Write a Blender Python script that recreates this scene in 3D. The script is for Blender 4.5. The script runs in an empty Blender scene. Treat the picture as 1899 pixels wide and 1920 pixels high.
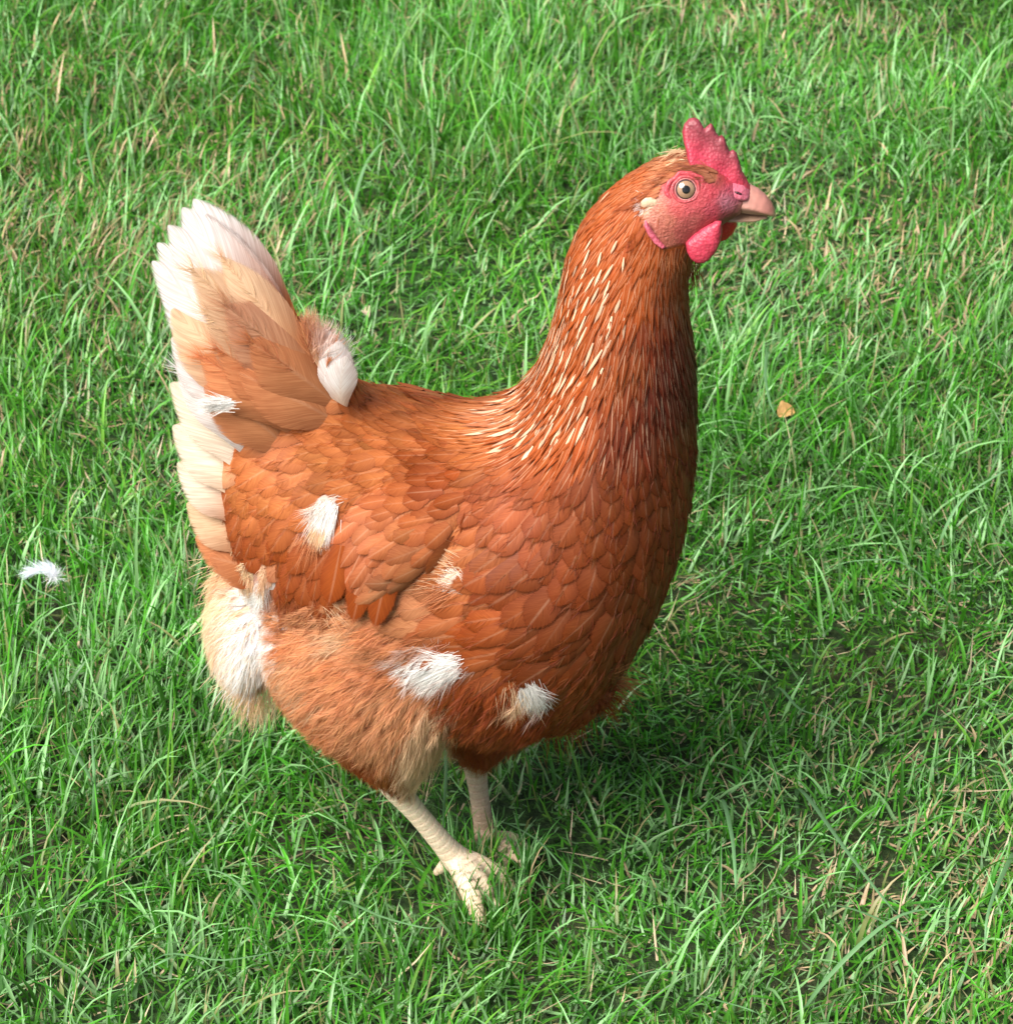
import bpy, math, random
import numpy as np
from mathutils import Vector
from mathutils.bvhtree import BVHTree
from mathutils.geometry import delaunay_2d_cdt

rng = np.random.default_rng(7)
random.seed(7)
S = bpy.context.scene
COL = S.collection

# ------------------------------------------------------------------ camera
PITCH = math.radians(35.0)
VFOV = math.radians(18.0)
W0, H0 = 1899.0, 1920.0                 # size of the photograph
ZC = 0.233
DIST = 1.64
F = np.array([0, math.cos(PITCH), -math.sin(PITCH)])
U = np.array([0, math.sin(PITCH), math.cos(PITCH)])
R = np.array([1.0, 0, 0])
CAM = np.array([0, 0, ZC]) - F * DIST
cam_d = bpy.data.cameras.new('camera')
cam = bpy.data.objects.new('camera', cam_d)
COL.objects.link(cam)
cam.location = CAM
cam.rotation_euler = (math.radians(90) - PITCH, 0, 0)
cam_d.sensor_fit = 'VERTICAL'
cam_d.sensor_height = 24
cam_d.lens = 12 / math.tan(VFOV / 2)
cam_d.clip_start = 0.05
cam_d.clip_end = 500
cam_d.dof.use_dof = True
cam_d.dof.focus_distance = 1.60
cam_d.dof.aperture_fstop = 22
S.camera = cam

# ------------------------------------------------------------------ light
SUN = np.array([-0.46, -0.42, 0.80]); SUN /= np.linalg.norm(SUN)
w = bpy.data.worlds.new('World'); S.world = w; w.use_nodes = True
nt = w.node_tree
bg = nt.nodes['Background']
sky = nt.nodes.new('ShaderNodeTexSky')
sky.sky_type = 'NISHITA'; sky.sun_disc = False
sky.sun_elevation = math.asin(SUN[2])
sky.sun_rotation = math.atan2(SUN[0], SUN[1])
sky.dust_density = 3.0
hsv = nt.nodes.new('ShaderNodeHueSaturation'); hsv.inputs['Saturation'].default_value = 0.5   # thin bright cloud
nt.links.new(sky.outputs[0], hsv.inputs['Color']); nt.links.new(hsv.outputs[0], bg.inputs[0])
bg.inputs[1].default_value = 0.075
sl = bpy.data.lights.new('sun', 'SUN')
sl.energy = 4.8; sl.angle = math.radians(42); sl.color = (1.0, 0.96, 0.90)
so = bpy.data.objects.new('sun', sl); COL.objects.link(so)
so.rotation_euler = Vector(-SUN).to_track_quat('-Z', 'Y').to_euler()
S.view_settings.view_transform = 'Standard'
S.view_settings.look = 'None'
S.view_settings.gamma = 1.0
S.view_settings.use_curve_mapping = False
S.view_settings.exposure = 0.90
S.render.engine = 'CYCLES'
S.cycles.transparent_max_bounces = 12

# ------------------------------------------------------------------ helpers
TH = math.tan(VFOV / 2)
def ray(px, py):
    """direction of the sight line through a pixel of the photograph"""
    x = (px - W0 / 2) / (H0 / 2) * TH
    y = -(py - H0 / 2) / (H0 / 2) * TH
    d = F + R * x + U * y
    return d / np.linalg.norm(d)
def P(px, py, y=0.0):
    """where that line meets the upright plane Y = y"""
    d = ray(px, py)
    return CAM + d * ((y - CAM[1]) / d[1])
def G(px, py, z=0.0):
    d = ray(px, py)
    return CAM + d * ((z - CAM[2]) / d[2])
def proj(p):
    """world points (n,3) -> photo pixels (n,2)"""
    q = np.atleast_2d(p) - CAM
    f = q @ F
    return np.stack([W0 / 2 + (q @ R) / f / TH * H0 / 2, H0 / 2 - (q @ U) / f / TH * H0 / 2], 1)
def proj_side(p):
    """pixel of a hen surface point as seen on its near side (the far side mirrors the near one)"""
    q = np.array(np.atleast_2d(p)); q[:, 1] = -np.abs(q[:, 1])
    return proj(q)
MM = 0.001
def srgb(r, g, b):
    c = np.array([r, g, b]) / 255.0
    return np.where(c <= 0.04045, c / 12.92, ((c + 0.055) / 1.055) ** 2.4)
def inpoly(pts, poly):
    x, y = pts[:, 0], pts[:, 1]
    r = np.zeros(len(pts), bool)
    n = len(poly)
    for i in range(n):
        x1, y1 = poly[i]; x2, y2 = poly[(i + 1) % n]
        c = (y1 > y) != (y2 > y)
        with np.errstate(divide='ignore', invalid='ignore'):
            xi = (x2 - x1) * (y - y1) / (y2 - y1 + 1e-12) + x1
        r ^= c & (x < xi)
    return r
def unit(v):
    return v / np.maximum(np.linalg.norm(v, axis=-1, keepdims=True), 1e-12)
def vnoise(x, y, seed=0):
    """smooth value noise on numpy arrays, 0..1"""
    def h(i, j):
        n = np.sin(i * 127.1 + j * 311.7 + seed * 74.7) * 43758.5453
        return n - np.floor(n)
    xi, yi = np.floor(x), np.floor(y); fx, fy = x - xi, y - yi
    fx = fx * fx * (3 - 2 * fx); fy = fy * fy * (3 - 2 * fy)
    return (h(xi, yi) * (1 - fx) * (1 - fy) + h(xi + 1, yi) * fx * (1 - fy)
            + h(xi, yi + 1) * (1 - fx) * fy + h(xi + 1, yi + 1) * fx * fy)

def mesh_np(name, V, faces=None, quads=None, tris=None, attrs=None, uv=None, smooth=True):
    """mesh from numpy arrays; attrs: {name: (n,3) point colours}; uv: (n,2) stored as point attribute 'fuv'"""
    me = bpy.data.meshes.new(name)
    V = np.asarray(V, np.float32)
    parts = []
    tot = []
    if quads is not None and len(quads):
        parts.append(np.asarray(quads, np.int32).ravel()); tot.append(np.full(len(quads), 4, np.int32))
    if tris is not None and len(tris):
        parts.append(np.asarray(tris, np.int32).ravel()); tot.append(np.full(len(tris), 3, np.int32))
    loops = np.concatenate(parts); tot = np.concatenate(tot)
    me.vertices.add(len(V)); me.vertices.foreach_set('co', V.ravel())
    me.loops.add(len(loops)); me.loops.foreach_set('vertex_index', loops)
    me.polygons.add(len(tot))
    st = np.concatenate([[0], np.cumsum(tot)[:-1]]).astype(np.int32)
    me.polygons.foreach_set('loop_start', st)
    me.update(calc_edges=True)
    me.validate()
    if smooth:
        me.shade_smooth()
    for k, c in (attrs or {}).items():
        a = me.attributes.new(k, 'FLOAT_COLOR', 'POINT')
        c4 = np.ones((len(V), 4), np.float32); c4[:, :3] = c
        a.data.foreach_set('color', c4.ravel())
    if uv is not None:
        a = me.attributes.new('fuv', 'FLOAT2', 'POINT')
        a.data.foreach_set('vector', np.asarray(uv, np.float32).ravel())
    return me
def link(name, me, mat, parent=None, **props):
    o = bpy.data.objects.new(name, me)
    COL.objects.link(o)
    if mat is not None:
        me.materials.clear(); me.materials.append(mat)
    if parent is not None:
        o.parent = parent
    for k, v in props.items():
        o[k] = v
    return o

# ------------------------------------------------------------------ materials
def new_mat(name):
    m = bpy.data.materials.new(name); m.use_nodes = True
    t = m.node_tree; b = t.nodes['Principled BSDF']
    return m, t, b
def N(t, kind, **kw):
    n = t.nodes.new('ShaderNode' + kind)
    for k, v in kw.items():
        setattr(n, k, v)
    return n
def math_n(t, op, a, b=None, clamp=False):
    n = N(t, 'Math', operation=op); n.use_clamp = clamp
    for i, v in enumerate((a, b)):
        if v is None: continue
        if isinstance(v, (int, float)): n.inputs[i].default_value = v
        else: t.links.new(v, n.inputs[i])
    return n.outputs[0]
def mixc(t, fac, a, b, mode='MIX'):
    n = N(t, 'Mix', data_type='RGBA', blend_type=mode)
    for i, v in ((0, fac), (6, a), (7, b)):
        if isinstance(v, (int, float)): n.inputs[i].default_value = v
        elif isinstance(v, (tuple, list, np.ndarray)): n.inputs[i].default_value = (*[float(q) for q in v][:3], 1)
        else: t.links.new(v, n.inputs[i])
    return n.outputs[2]
def ramp01(t, v, lo, hi):
    n = N(t, 'MapRange'); n.interpolation_type = 'SMOOTHSTEP'
    t.links.new(v, n.inputs[0]); n.inputs[1].default_value = lo; n.inputs[2].default_value = hi
    return n.outputs[0]

def feather_material():
    m, t, b = new_mat('feather vane')
    uv = N(t, 'Attribute', attribute_name='fuv')
    sep = N(t, 'SeparateXYZ'); t.links.new(uv.outputs['Vector'], sep.inputs[0])
    u, v = sep.outputs[0], sep.outputs[1]
    au = math_n(t, 'ABSOLUTE', u)
    geo = N(t, 'Attribute', attribute_name='ft')          # feather random in rgb
    rs = N(t, 'SeparateXYZ'); t.links.new(geo.outputs['Vector'], rs.inputs[0])
    rnd, tipw, barb = rs.outputs[0], rs.outputs[1], rs.outputs[2]
    # barb direction: constant along (v - 0.45 |u|)
    bc = math_n(t, 'SUBTRACT', v, math_n(t, 'MULTIPLY', au, 0.35))
    cx = N(t, 'CombineXYZ')
    t.links.new(math_n(t, 'MULTIPLY', bc, 52.0), cx.inputs[0])
    t.links.new(math_n(t, 'MULTIPLY', au, 1.6), cx.inputs[1])
    t.links.new(math_n(t, 'MULTIPLY', rnd, 91.0), cx.inputs[2])
    no = N(t, 'TexNoise'); no.inputs['Scale'].default_value = 1.0; no.inputs['Detail'].default_value = 3
    t.links.new(cx.outputs[0], no.inputs['Vector'])
    nz = no.outputs['Fac']
    col = N(t, 'Attribute', attribute_name='fc').outputs['Color']
    # barbs: slight value change; a paler shaft; a slightly darker rim
    c = mixc(t, ramp01(t, nz, 0.38, 0.66), mixc(t, 1.0, col, (0.86, 0.80, 0.78), 'MULTIPLY'), mixc(t, 1.0, col, (1.06, 1.08, 1.09), 'MULTIPLY'))
    shaft = math_n(t, 'MULTIPLY', math_n(t, 'SUBTRACT', 1.0, ramp01(t, au, 0.015, 0.11)), tipw)
    c = mixc(t, shaft, c, mixc(t, 0.45, c, (0.85, 0.60, 0.40)))
    vt0 = math_n(t, 'MAXIMUM', math_n(t, 'DIVIDE', math_n(t, 'SUBTRACT', v, 0.45), 0.55), 0.0)
    rr0 = math_n(t, 'SQRT', math_n(t, 'ADD', math_n(t, 'MULTIPLY', vt0, vt0), math_n(t, 'MULTIPLY', au, au)))
    rim = math_n(t, 'MULTIPLY', ramp01(t, rr0, 0.15, 1.05), math_n(t, 'MULTIPLY', barb, 0.50))
    c = mixc(t, rim, c, mixc(t, 1.0, c, (0.55, 0.42, 0.42), 'MULTIPLY'))
    t.links.new(c, b.inputs['Base Color'])
    b.inputs['Roughness'].default_value = 0.5
    b.inputs['Specular IOR Level'].default_value = 0.12
    b.inputs['Sheen Weight'].default_value = 0.0
    b.inputs['Sheen Roughness'].default_value = 0.4
    bp = N(t, 'Bump'); bp.inputs['Strength'].default_value = 0.2; bp.inputs['Distance'].default_value = 0.0005
    t.links.new(nz, bp.inputs['Height']); t.links.new(bp.outputs[0], b.inputs['Normal'])
    # frayed, soft rim of the vane
    vt = math_n(t, 'MAXIMUM', math_n(t, 'DIVIDE', math_n(t, 'SUBTRACT', v, 0.52), 0.48), 0.0)
    rr = math_n(t, 'SQRT', math_n(t, 'ADD', math_n(t, 'MULTIPLY', vt, vt), math_n(t, 'MULTIPLY', au, au)))
    e = ramp01(t, rr, 0.58, 1.06)
    e = math_n(t, 'MULTIPLY', e, barb)
    a = math_n(t, 'SUBTRACT', math_n(t, 'ADD', nz, 0.72), math_n(t, 'MULTIPLY', e, 1.05), clamp=True)
    a = ramp01(t, a, 0.05, 0.60)
    a = math_n(t, 'MULTIPLY', a, math_n(t, 'SUBTRACT', 1.0, ramp01(t, rr, 0.98, 1.12)))
    t.links.new(a, b.inputs['Alpha'])
    tl = N(t, 'BsdfTranslucent'); t.links.new(c, tl.inputs[0])
    tp = N(t, 'BsdfTransparent'); m1 = N(t, 'MixShader')
    t.links.new(a, m1.inputs[0]); t.links.new(tp.outputs[0], m1.inputs[1]); t.links.new(tl.outputs[0], m1.inputs[2])
    m2 = N(t, 'MixShader'); m2.inputs[0].default_value = 0.18
    t.links.new(b.outputs[0], m2.inputs[1]); t.links.new(m1.outputs[0], m2.inputs[2])
    t.links.new(m2.outputs[0], t.nodes['Material Output'].inputs[0])
    return m
def barb_material():
    m, t, b = new_mat('downy barbs')
    col = N(t, 'Attribute', attribute_name='fc').outputs['Color']
    t.links.new(col, b.inputs['Base Color'])
    b.inputs['Roughness'].default_value = 0.6
    b.inputs['Specular IOR Level'].default_value = 0.25
    tr = N(t, 'BsdfTranslucent'); t.links.new(col, tr.inputs[0])
    mx = N(t, 'MixShader'); mx.inputs[0].default_value = 0.45
    t.links.new(b.outputs[0], mx.inputs[1]); t.links.new(tr.outputs[0], mx.inputs[2])
    t.links.new(mx.outputs[0], t.nodes['Material Output'].inputs[0])
    return m
def skin_material():
    """bare skin, scaly legs and the skin under the plumage of one body"""
    m, t, b = new_mat('hen skin')
    col = N(t, 'Attribute', attribute_name='fc').outputs['Color']
    ml = N(t, 'SeparateXYZ'); t.links.new(N(t, 'Attribute', attribute_name='ft').outputs['Vector'], ml.inputs[0])
    legw, faces, scut = ml.outputs[0], ml.outputs[1], ml.outputs[2]
    g = N(t, 'TexCoord').outputs['Object']
    n1 = N(t, 'TexNoise'); n1.inputs['Scale'].default_value = 900; n1.inputs['Detail'].default_value = 3
    t.links.new(g, n1.inputs['Vector'])
    wr = N(t, 'TexNoise'); wr.inputs['Scale'].default_value = 330; wr.inputs['Detail'].default_value = 5; wr.inputs['Distortion'].default_value = 1.6
    t.links.new(g, wr.inputs['Vector'])
    vo = N(t, 'TexVoronoi'); vo.inputs['Scale'].default_value = 520
    t.links.new(g, vo.inputs['Vector'])
    fr = math_n(t, 'FRACT', scut)                               # scutes along the leg
    gap = math_n(t, 'MULTIPLY', math_n(t, 'SUBTRACT', 1.0, ramp01(t, math_n(t, 'ADD', fr, math_n(t, 'MULTIPLY', n1.outputs[0], 0.25)), 0.08, 0.55)), legw)
    c = mixc(t, math_n(t, 'MULTIPLY', ramp01(t, n1.outputs[0], 0.35, 0.7), 0.45), col, mixc(t, 1.0, col, (0.62, 0.5, 0.5), 'MULTIPLY'))
    c = mixc(t, math_n(t, 'MULTIPLY', math_n(t, 'MULTIPLY', ramp01(t, wr.outputs[0], 0.60, 0.35), faces), 0.4), c, mixc(t, 1.0, c, (0.55, 0.32, 0.38), 'MULTIPLY'))
    c = mixc(t, math_n(t, 'MULTIPLY', gap, 0.55), c, (0.34, 0.22, 0.14))
    t.links.new(c, b.inputs['Base Color'])
    b.inputs['Roughness'].default_value = 0.5
    b.inputs['Specular IOR Level'].default_value = 0.4
    b.inputs['Subsurface Weight'].default_value = 0.12
    b.inputs['Subsurface Radius'].default_value = (0.004, 0.0015, 0.001)
    b.inputs['Subsurface Scale'].default_value = 0.5
    h = math_n(t, 'ADD', math_n(t, 'MULTIPLY', vo.outputs['Distance'], math_n(t, 'MULTIPLY', faces, 0.25)), math_n(t, 'MULTIPLY', math_n(t, 'SUBTRACT', 1.0, gap), 1.5))
    h = math_n(t, 'ADD', h, math_n(t, 'MULTIPLY', n1.outputs[0], 0.5))
    h = math_n(t, 'ADD', h, math_n(t, 'MULTIPLY', math_n(t, 'MULTIPLY', wr.outputs[0], faces), 1.5))
    bp = N(t, 'Bump'); bp.inputs['Strength'].default_value = 0.7; bp.inputs['Distance'].default_value = 0.0008
    t.links.new(h, bp.inputs['Height']); t.links.new(bp.outputs[0], b.inputs['Normal'])
    return m
def flesh_material():
    m, t, b = new_mat('comb flesh')
    col = N(t, 'Attribute', attribute_name='fc').outputs['Color']
    g = N(t, 'TexCoord').outputs['Object']
    vo = N(t, 'TexVoronoi'); vo.inputs['Scale'].default_value = 700; t.links.new(g, vo.inputs['Vector'])
    no = N(t, 'TexNoise'); no.inputs['Scale'].default_value = 260; no.inputs['Detail'].default_value = 4; t.links.new(g, no.inputs['Vector'])
    c = mixc(t, math_n(t, 'MULTIPLY', ramp01(t, no.outputs[0], 0.4, 0.65), 0.5), col, mixc(t, 1.0, col, (0.62, 0.35, 0.4), 'MULTIPLY'))
    c = mixc(t, math_n(t, 'MULTIPLY', ramp01(t, vo.outputs['Distance'], 0.45, 0.1), 0.10), c, (0.8, 0.30, 0.30))
    t.links.new(c, b.inputs['Base Color'])
    b.inputs['Roughness'].default_value = 0.48
    b.inputs['Subsurface Weight'].default_value = 0.25
    b.inputs['Subsurface Radius'].default_value = (0.004, 0.001, 0.001)
    b.inputs['Subsurface Scale'].default_value = 0.5
    bp = N(t, 'Bump'); bp.inputs['Strength'].default_value = 0.35; bp.inputs['Distance'].default_value = 0.0008
    hh = math_n(t, 'ADD', vo.outputs['Distance'], no.outputs[0])
    t.links.new(hh, bp.inputs['Height']); t.links.new(bp.outputs[0], b.inputs['Normal'])
    return m
def simple_mat(name, rough=0.5, spec=0.5, bump=0.0, scale=300, coat=0.0):
    m, t, b = new_mat(name)
    col = N(t, 'Attribute', attribute_name='fc').outputs['Color']
    g = N(t, 'TexCoord').outputs['Object']
    no = N(t, 'TexNoise'); no.inputs['Scale'].default_value = scale; no.inputs['Detail'].default_value = 4; t.links.new(g, no.inputs['Vector'])
    c = mixc(t, math_n(t, 'MULTIPLY', ramp01(t, no.outputs[0], 0.35, 0.7), 0.35), col, mixc(t, 1.0, col, (0.65, 0.6, 0.6), 'MULTIPLY'))
    t.links.new(c, b.inputs['Base Color'])
    b.inputs['Roughness'].default_value = rough
    b.inputs['Specular IOR Level'].default_value = spec
    b.inputs['Coat Weight'].default_value = coat
    b.inputs['Coat Roughness'].default_value = 0.05
    if bump:
        bp = N(t, 'Bump'); bp.inputs['Strength'].default_value = bump; bp.inputs['Distance'].default_value = 0.0008
        t.links.new(no.outputs[0], bp.inputs['Height']); t.links.new(bp.outputs[0], b.inputs['Normal'])
    return m
def grass_material():
    m, t, b = new_mat('grass blades')
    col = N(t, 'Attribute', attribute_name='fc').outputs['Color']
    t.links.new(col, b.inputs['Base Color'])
    b.inputs['Roughness'].default_value = 0.40
    b.inputs['Specular IOR Level'].default_value = 0.48
    tr = N(t, 'BsdfTranslucent')
    t.links.new(mixc(t, 1.0, col, (0.88, 1.20, 0.50), 'MULTIPLY'), tr.inputs[0])
    mx = N(t, 'MixShader'); mx.inputs[0].default_value = 0.30
    t.links.new(b.outputs[0], mx.inputs[1]); t.links.new(tr.outputs[0], mx.inputs[2])
    t.links.new(mx.outputs[0], t.nodes['Material Output'].inputs[0])
    return m
def soil_material():
    m, t, b = new_mat('soil and thatch')
    g = N(t, 'TexCoord').outputs['Object']
    n1 = N(t, 'TexNoise'); n1.inputs['Scale'].default_value = 9; n1.inputs['Detail'].default_value = 5; t.links.new(g, n1.inputs['Vector'])
    n2 = N(t, 'TexNoise'); n2.inputs['Scale'].default_value = 160; n2.inputs['Detail'].default_value = 6; t.links.new(g, n2.inputs['Vector'])
    c = mixc(t, ramp01(t, n1.outputs[0], 0.45, 0.7), (0.030, 0.080, 0.012), (0.075, 0.065, 0.030))
    c = mixc(t, ramp01(t, n2.outputs[0], 0.35, 0.7), mixc(t, 1.0, c, (0.45, 0.45, 0.45), 'MULTIPLY'), c)
    t.links.new(c, b.inputs['Base Color'])
    b.inputs['Roughness'].default_value = 0.9
    bp = N(t, 'Bump'); bp.inputs['Strength'].default_value = 1.0; bp.inputs['Distance'].default_value = 0.01
    t.links.new(n2.outputs[0], bp.inputs['Height']); t.links.new(bp.outputs[0], b.inputs['Normal'])
    return m

M_FEATHER = feather_material(); M_BARB = barb_material(); M_SKIN = skin_material()
M_FLESH = flesh_material(); M_GRASS = grass_material(); M_SOIL = soil_material()
M_HORN = simple_mat('beak horn', 0.35, 0.5, 0.3, 220)
M_EYE = simple_mat('eye', 0.12, 0.5, 0.0, 900, coat=0.6)
M_LEAF = simple_mat('dry leaf', 0.6, 0.3, 0.6, 180)

# ------------------------------------------------------------------ ground
def ground():
    n = 160
    e = np.concatenate([-np.geomspace(60, 2.6, 20), np.linspace(-2.5, 2.5, 121), np.geomspace(2.6, 60, 20)])
    X, Y = np.meshgrid(e, e + 0.5, indexing='ij')
    Z = -0.004 + 0.006 * (vnoise(X * 7, Y * 7, 3) - 0.5)
    V = np.stack([X, Y, Z], -1).reshape(-1, 3)
    k = len(e); i, j = np.meshgrid(np.arange(k - 1), np.arange(k - 1), indexing='ij'); a = (i * k + j).ravel()
    Q = np.stack([a, a + k, a + k + 1, a + 1], 1)
    link('ground', mesh_np('ground', V, quads=Q), M_SOIL, kind='structure', label='earth and thatch of the lawn under the grass')
ground()

# ------------------------------------------------------------------ hen: the body surface
SINP, COSP = math.sin(PITCH), math.cos(PITCH)
def ring_params(A, B, w, yc):
    c = P((A[0] + B[0]) / 2, (A[1] + B[1]) / 2, yc)
    s = np.dot(c - CAM, F) * TH / (H0 / 2)
    hx = (A[0] - B[0]) / 2 * s; hv = -(A[1] - B[1]) / 2 * s
    h = math.hypot(hx, hv) + 1e-9
    k = w * SINP * abs(hv) / h
    hz = math.copysign(math.sqrt(max(hv * hv - k * k, (0.4 * hv) ** 2)), hv) / COSP
    return np.array([*c, hx, hz, w])
def loft(rings, sub=4, n=28, name='loft'):
    """closed tube through rings (A, B, half width, y)"""
    K = np.array([ring_params(*r) for r in rings])
    out = []
    for i in range(len(K) - 1):
        p0, p1, p2, p3 = K[max(i - 1, 0)], K[i], K[i + 1], K[min(i + 2, len(K) - 1)]
        for j in range(sub):
            t = j / sub
            out.append(0.5 * ((2 * p1) + (-p0 + p2) * t + (2 * p0 - 5 * p1 + 4 * p2 - p3) * t ** 2 + (-p0 + 3 * p1 - 3 * p2 + p3) * t ** 3))
    out.append(K[-1]); out = np.array(out)
    ph = np.linspace(0, 2 * math.pi, n, endpoint=False)
    m = len(out)
    d = np.stack([out[:, 3], np.zeros(m), out[:, 4]], 1)
    V = out[:, None, :3] + np.cos(ph)[None, :, None] * d[:, None] + np.sin(ph)[None, :, None] * out[:, 5][:, None, None] * np.array([0, 1.0, 0])
    return close_tube(V)
def close_tube(V):
    m, n = V.shape[:2]
    vs = V.reshape(-1, 3)
    vs = np.vstack([vs, V[0].mean(0), V[-1].mean(0)])
    i, j = np.meshgrid(np.arange(m - 1), np.arange(n), indexing='ij')
    a = (i * n + j).ravel(); b = (i * n + (j + 1) % n).ravel()
    Q = np.stack([a, b, b + n, a + n], 1)
    jj = np.arange(n)
    T = np.vstack([np.stack([np.full(n, m * n), (jj + 1) % n, jj], 1),
                   np.stack([np.full(n, m * n + 1), (m - 1) * n + jj, (m - 1) * n + (jj + 1) % n], 1)])
    return vs, Q, T
def tube(pts, rad, n=16, sub=5, flat=1.0):
    """round tube along points with a radius at each"""
    K = np.hstack([np.array(pts, float), np.array(rad, float)[:, None]])
    out = []
    for i in range(len(K) - 1):
        p0, p1, p2, p3 = K[max(i - 1, 0)], K[i], K[i + 1], K[min(i + 2, len(K) - 1)]
        for j in range(sub):
            t = j / sub
            out.append(0.5 * ((2 * p1) + (-p0 + p2) * t + (2 * p0 - 5 * p1 + 4 * p2 - p3) * t ** 2 + (-p0 + 3 * p1 - 3 * p2 + p3) * t ** 3))
    out.append(K[-1]); out = np.array(out)
    C, r = out[:, :3], np.maximum(out[:, 3], 1e-4)
    T = unit(np.gradient(C, axis=0))
    up = np.array([0.1, 1.0, 0.15])
    s1 = unit(np.cross(T, up)); s2 = np.cross(T, s1)
    ph = np.linspace(0, 2 * math.pi, n, endpoint=False)
    V = C[:, None] + r[:, None, None] * (np.cos(ph)[None, :, None] * s1[:, None] * flat + np.sin(ph)[None, :, None] * s2[:, None])
    # rounded ends
    return close_tube(V)
def ellipsoid(c, ax, n=20, rot=0.0):
    """ellipsoid at c with half axes (x,y,z), turned about Y"""
    th = np.linspace(0.05, math.pi - 0.05, n // 2 + 4); ph = np.linspace(0, 2 * math.pi, n, endpoint=False)
    X = np.sin(th)[:, None] * np.cos(ph) * ax[0]; Y = np.sin(th)[:, None] * np.sin(ph) * ax[1]; Z = np.cos(th)[:, None] * np.ones(n) * ax[2]
    cr, sr = math.cos(rot), math.sin(rot)
    V = np.stack([X * cr + Z * sr + c[0], Y + c[1], -X * sr + Z * cr + c[2]], -1)
    return close_tube(V)

pieces = []
# trunk, neck and head: back outline / front outline, half width, y
pieces.append(loft([
    ((392, 800), (405, 960), .012, 0), ((415, 745), (430, 1030), .027, 0), ((485, 705), (480, 1130), .047, 0),
    ((580, 690), (560, 1230), .064, 0), ((700, 722), (680, 1330), .074, 0), ((830, 752), (830, 1385), .079, 0),
    ((935, 742), (985, 1385), .080, 0), ((990, 705), (1120, 1320), .077, 0), ((1020, 650), (1225, 1180), .070, 0),
    ((1038, 600), (1285, 1020), .061, 0), ((1050, 550), (1306, 860), .051, 0), ((1060, 500), (1304, 710), .042, 0),
    ((1076, 450), (1292, 600), .034, 0), ((1104, 400), (1290, 530), .029, 0), ((1150, 350), (1298, 490), .025, 0),
    ((1205, 312), (1312, 462), .0215, 0), ((1262, 292), (1335, 440), .019, 0), ((1320, 292), (1362, 418), .0165, 0),
    ((1368, 318), (1385, 405), .0125, 0), ((1398, 345), (1396, 402), .008, 0)]))
# rump with raised saddle feathers and tail root
pieces.append(loft([((690, 730), (600, 900), .040, 0), ((652, 692), (540, 900), .030, 0), ((628, 655), (500, 850), .018, 0), ((592, 622), (450, 790), .010, 0), ((555, 600), (430, 720), .006, 0), ((510, 580), (420, 650), .003, 0)]))
# near and far thigh
for sgn in (-1, 1):
    if sgn < 0:
        pieces.append(loft([((520, 1130), (880, 1130), .020, -.048), ((500, 1230), (900, 1220), .033, -.046), ((540, 1310), (885, 1300), .034, -.044),
                            ((595, 1362), (845, 1358), .030, -.040), ((650, 1405), (820, 1400), .024, -.036), ((692, 1440), (792, 1432), .016, -.033), ((720, 1468), (768, 1462), .009, -.031)]))
    else:
        pieces.append(loft([((620, 1130), (1000, 1130), .020, .045), ((700, 1230), (1040, 1220), .033, .043), ((780, 1310), (1020, 1300), .033, .038),
                            ((830, 1370), (985, 1360), .026, .034), ((855, 1410), (945, 1405), .018, .030), ((872, 1440), (912, 1435), .010, .028)]))
# stern fluff, breast tuft
pieces.append(ellipsoid(P(470, 1160, 0), (.020, .040, .034), rot=0.1))
pieces.append(loft([((1060, 1200), (1010, 1370), .04, 0), ((1120, 1230), (1070, 1350), .03, 0), ((1160, 1262), (1140, 1300), .012, 0)]))
# legs: hock, shank, foot joint, toes with spread
def leg(hock, ankle, toes, back, r0, r1):
    out = [tube([hock + (ankle - hock) * -0.12, hock, hock + (ankle - hock) * .35, hock + (ankle - hock) * .8, ankle, ankle + np.array([0.002, 0, -.006])],
                [r0 * 1.1, r0 * 1.12, r0 * .9, r0 * .98, r1, r1 * .6])]
    for tp in toes:
        mid = ankle * .5 + tp * .5 + np.array([0, 0, .0045])
        out.append(tube([ankle + np.array([0, 0, .0]), ankle * .78 + tp * .22 + np.array([0, 0, .003]), mid, ankle * .22 + tp * .78 + np.array([0, 0, .003]), tp],
                        [r1 * .90, r1 * .86, r1 * .76, r1 * .66, r1 * .36], n=12))
    out.append(tube([ankle, ankle * .5 + back * .5 + np.array([0, 0, .002]), back], [r1 * .7, r1 * .5, r1 * .28], n=12))
    return out
hockN, ankN = P(742, 1478, -.031), P(856, 1612, -.022)
toesN = [G(922, 1690, .008), G(902, 1740, .004), G(965, 1668, .003)]
backN = G(815, 1640, .008)
hockF, ankF = P(890, 1430, .024), P(912, 1588, .021)
toesF = [G(968, 1608, .009), G(942, 1638, .006), G(985, 1590, .004)]
backF = G(880, 1580, .007)
pieces += leg(hockN, ankN, toesN, backN, .0066, .0078)
pieces += leg(hockF, ankF, toesF, backF, .0062, .0080)

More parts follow.
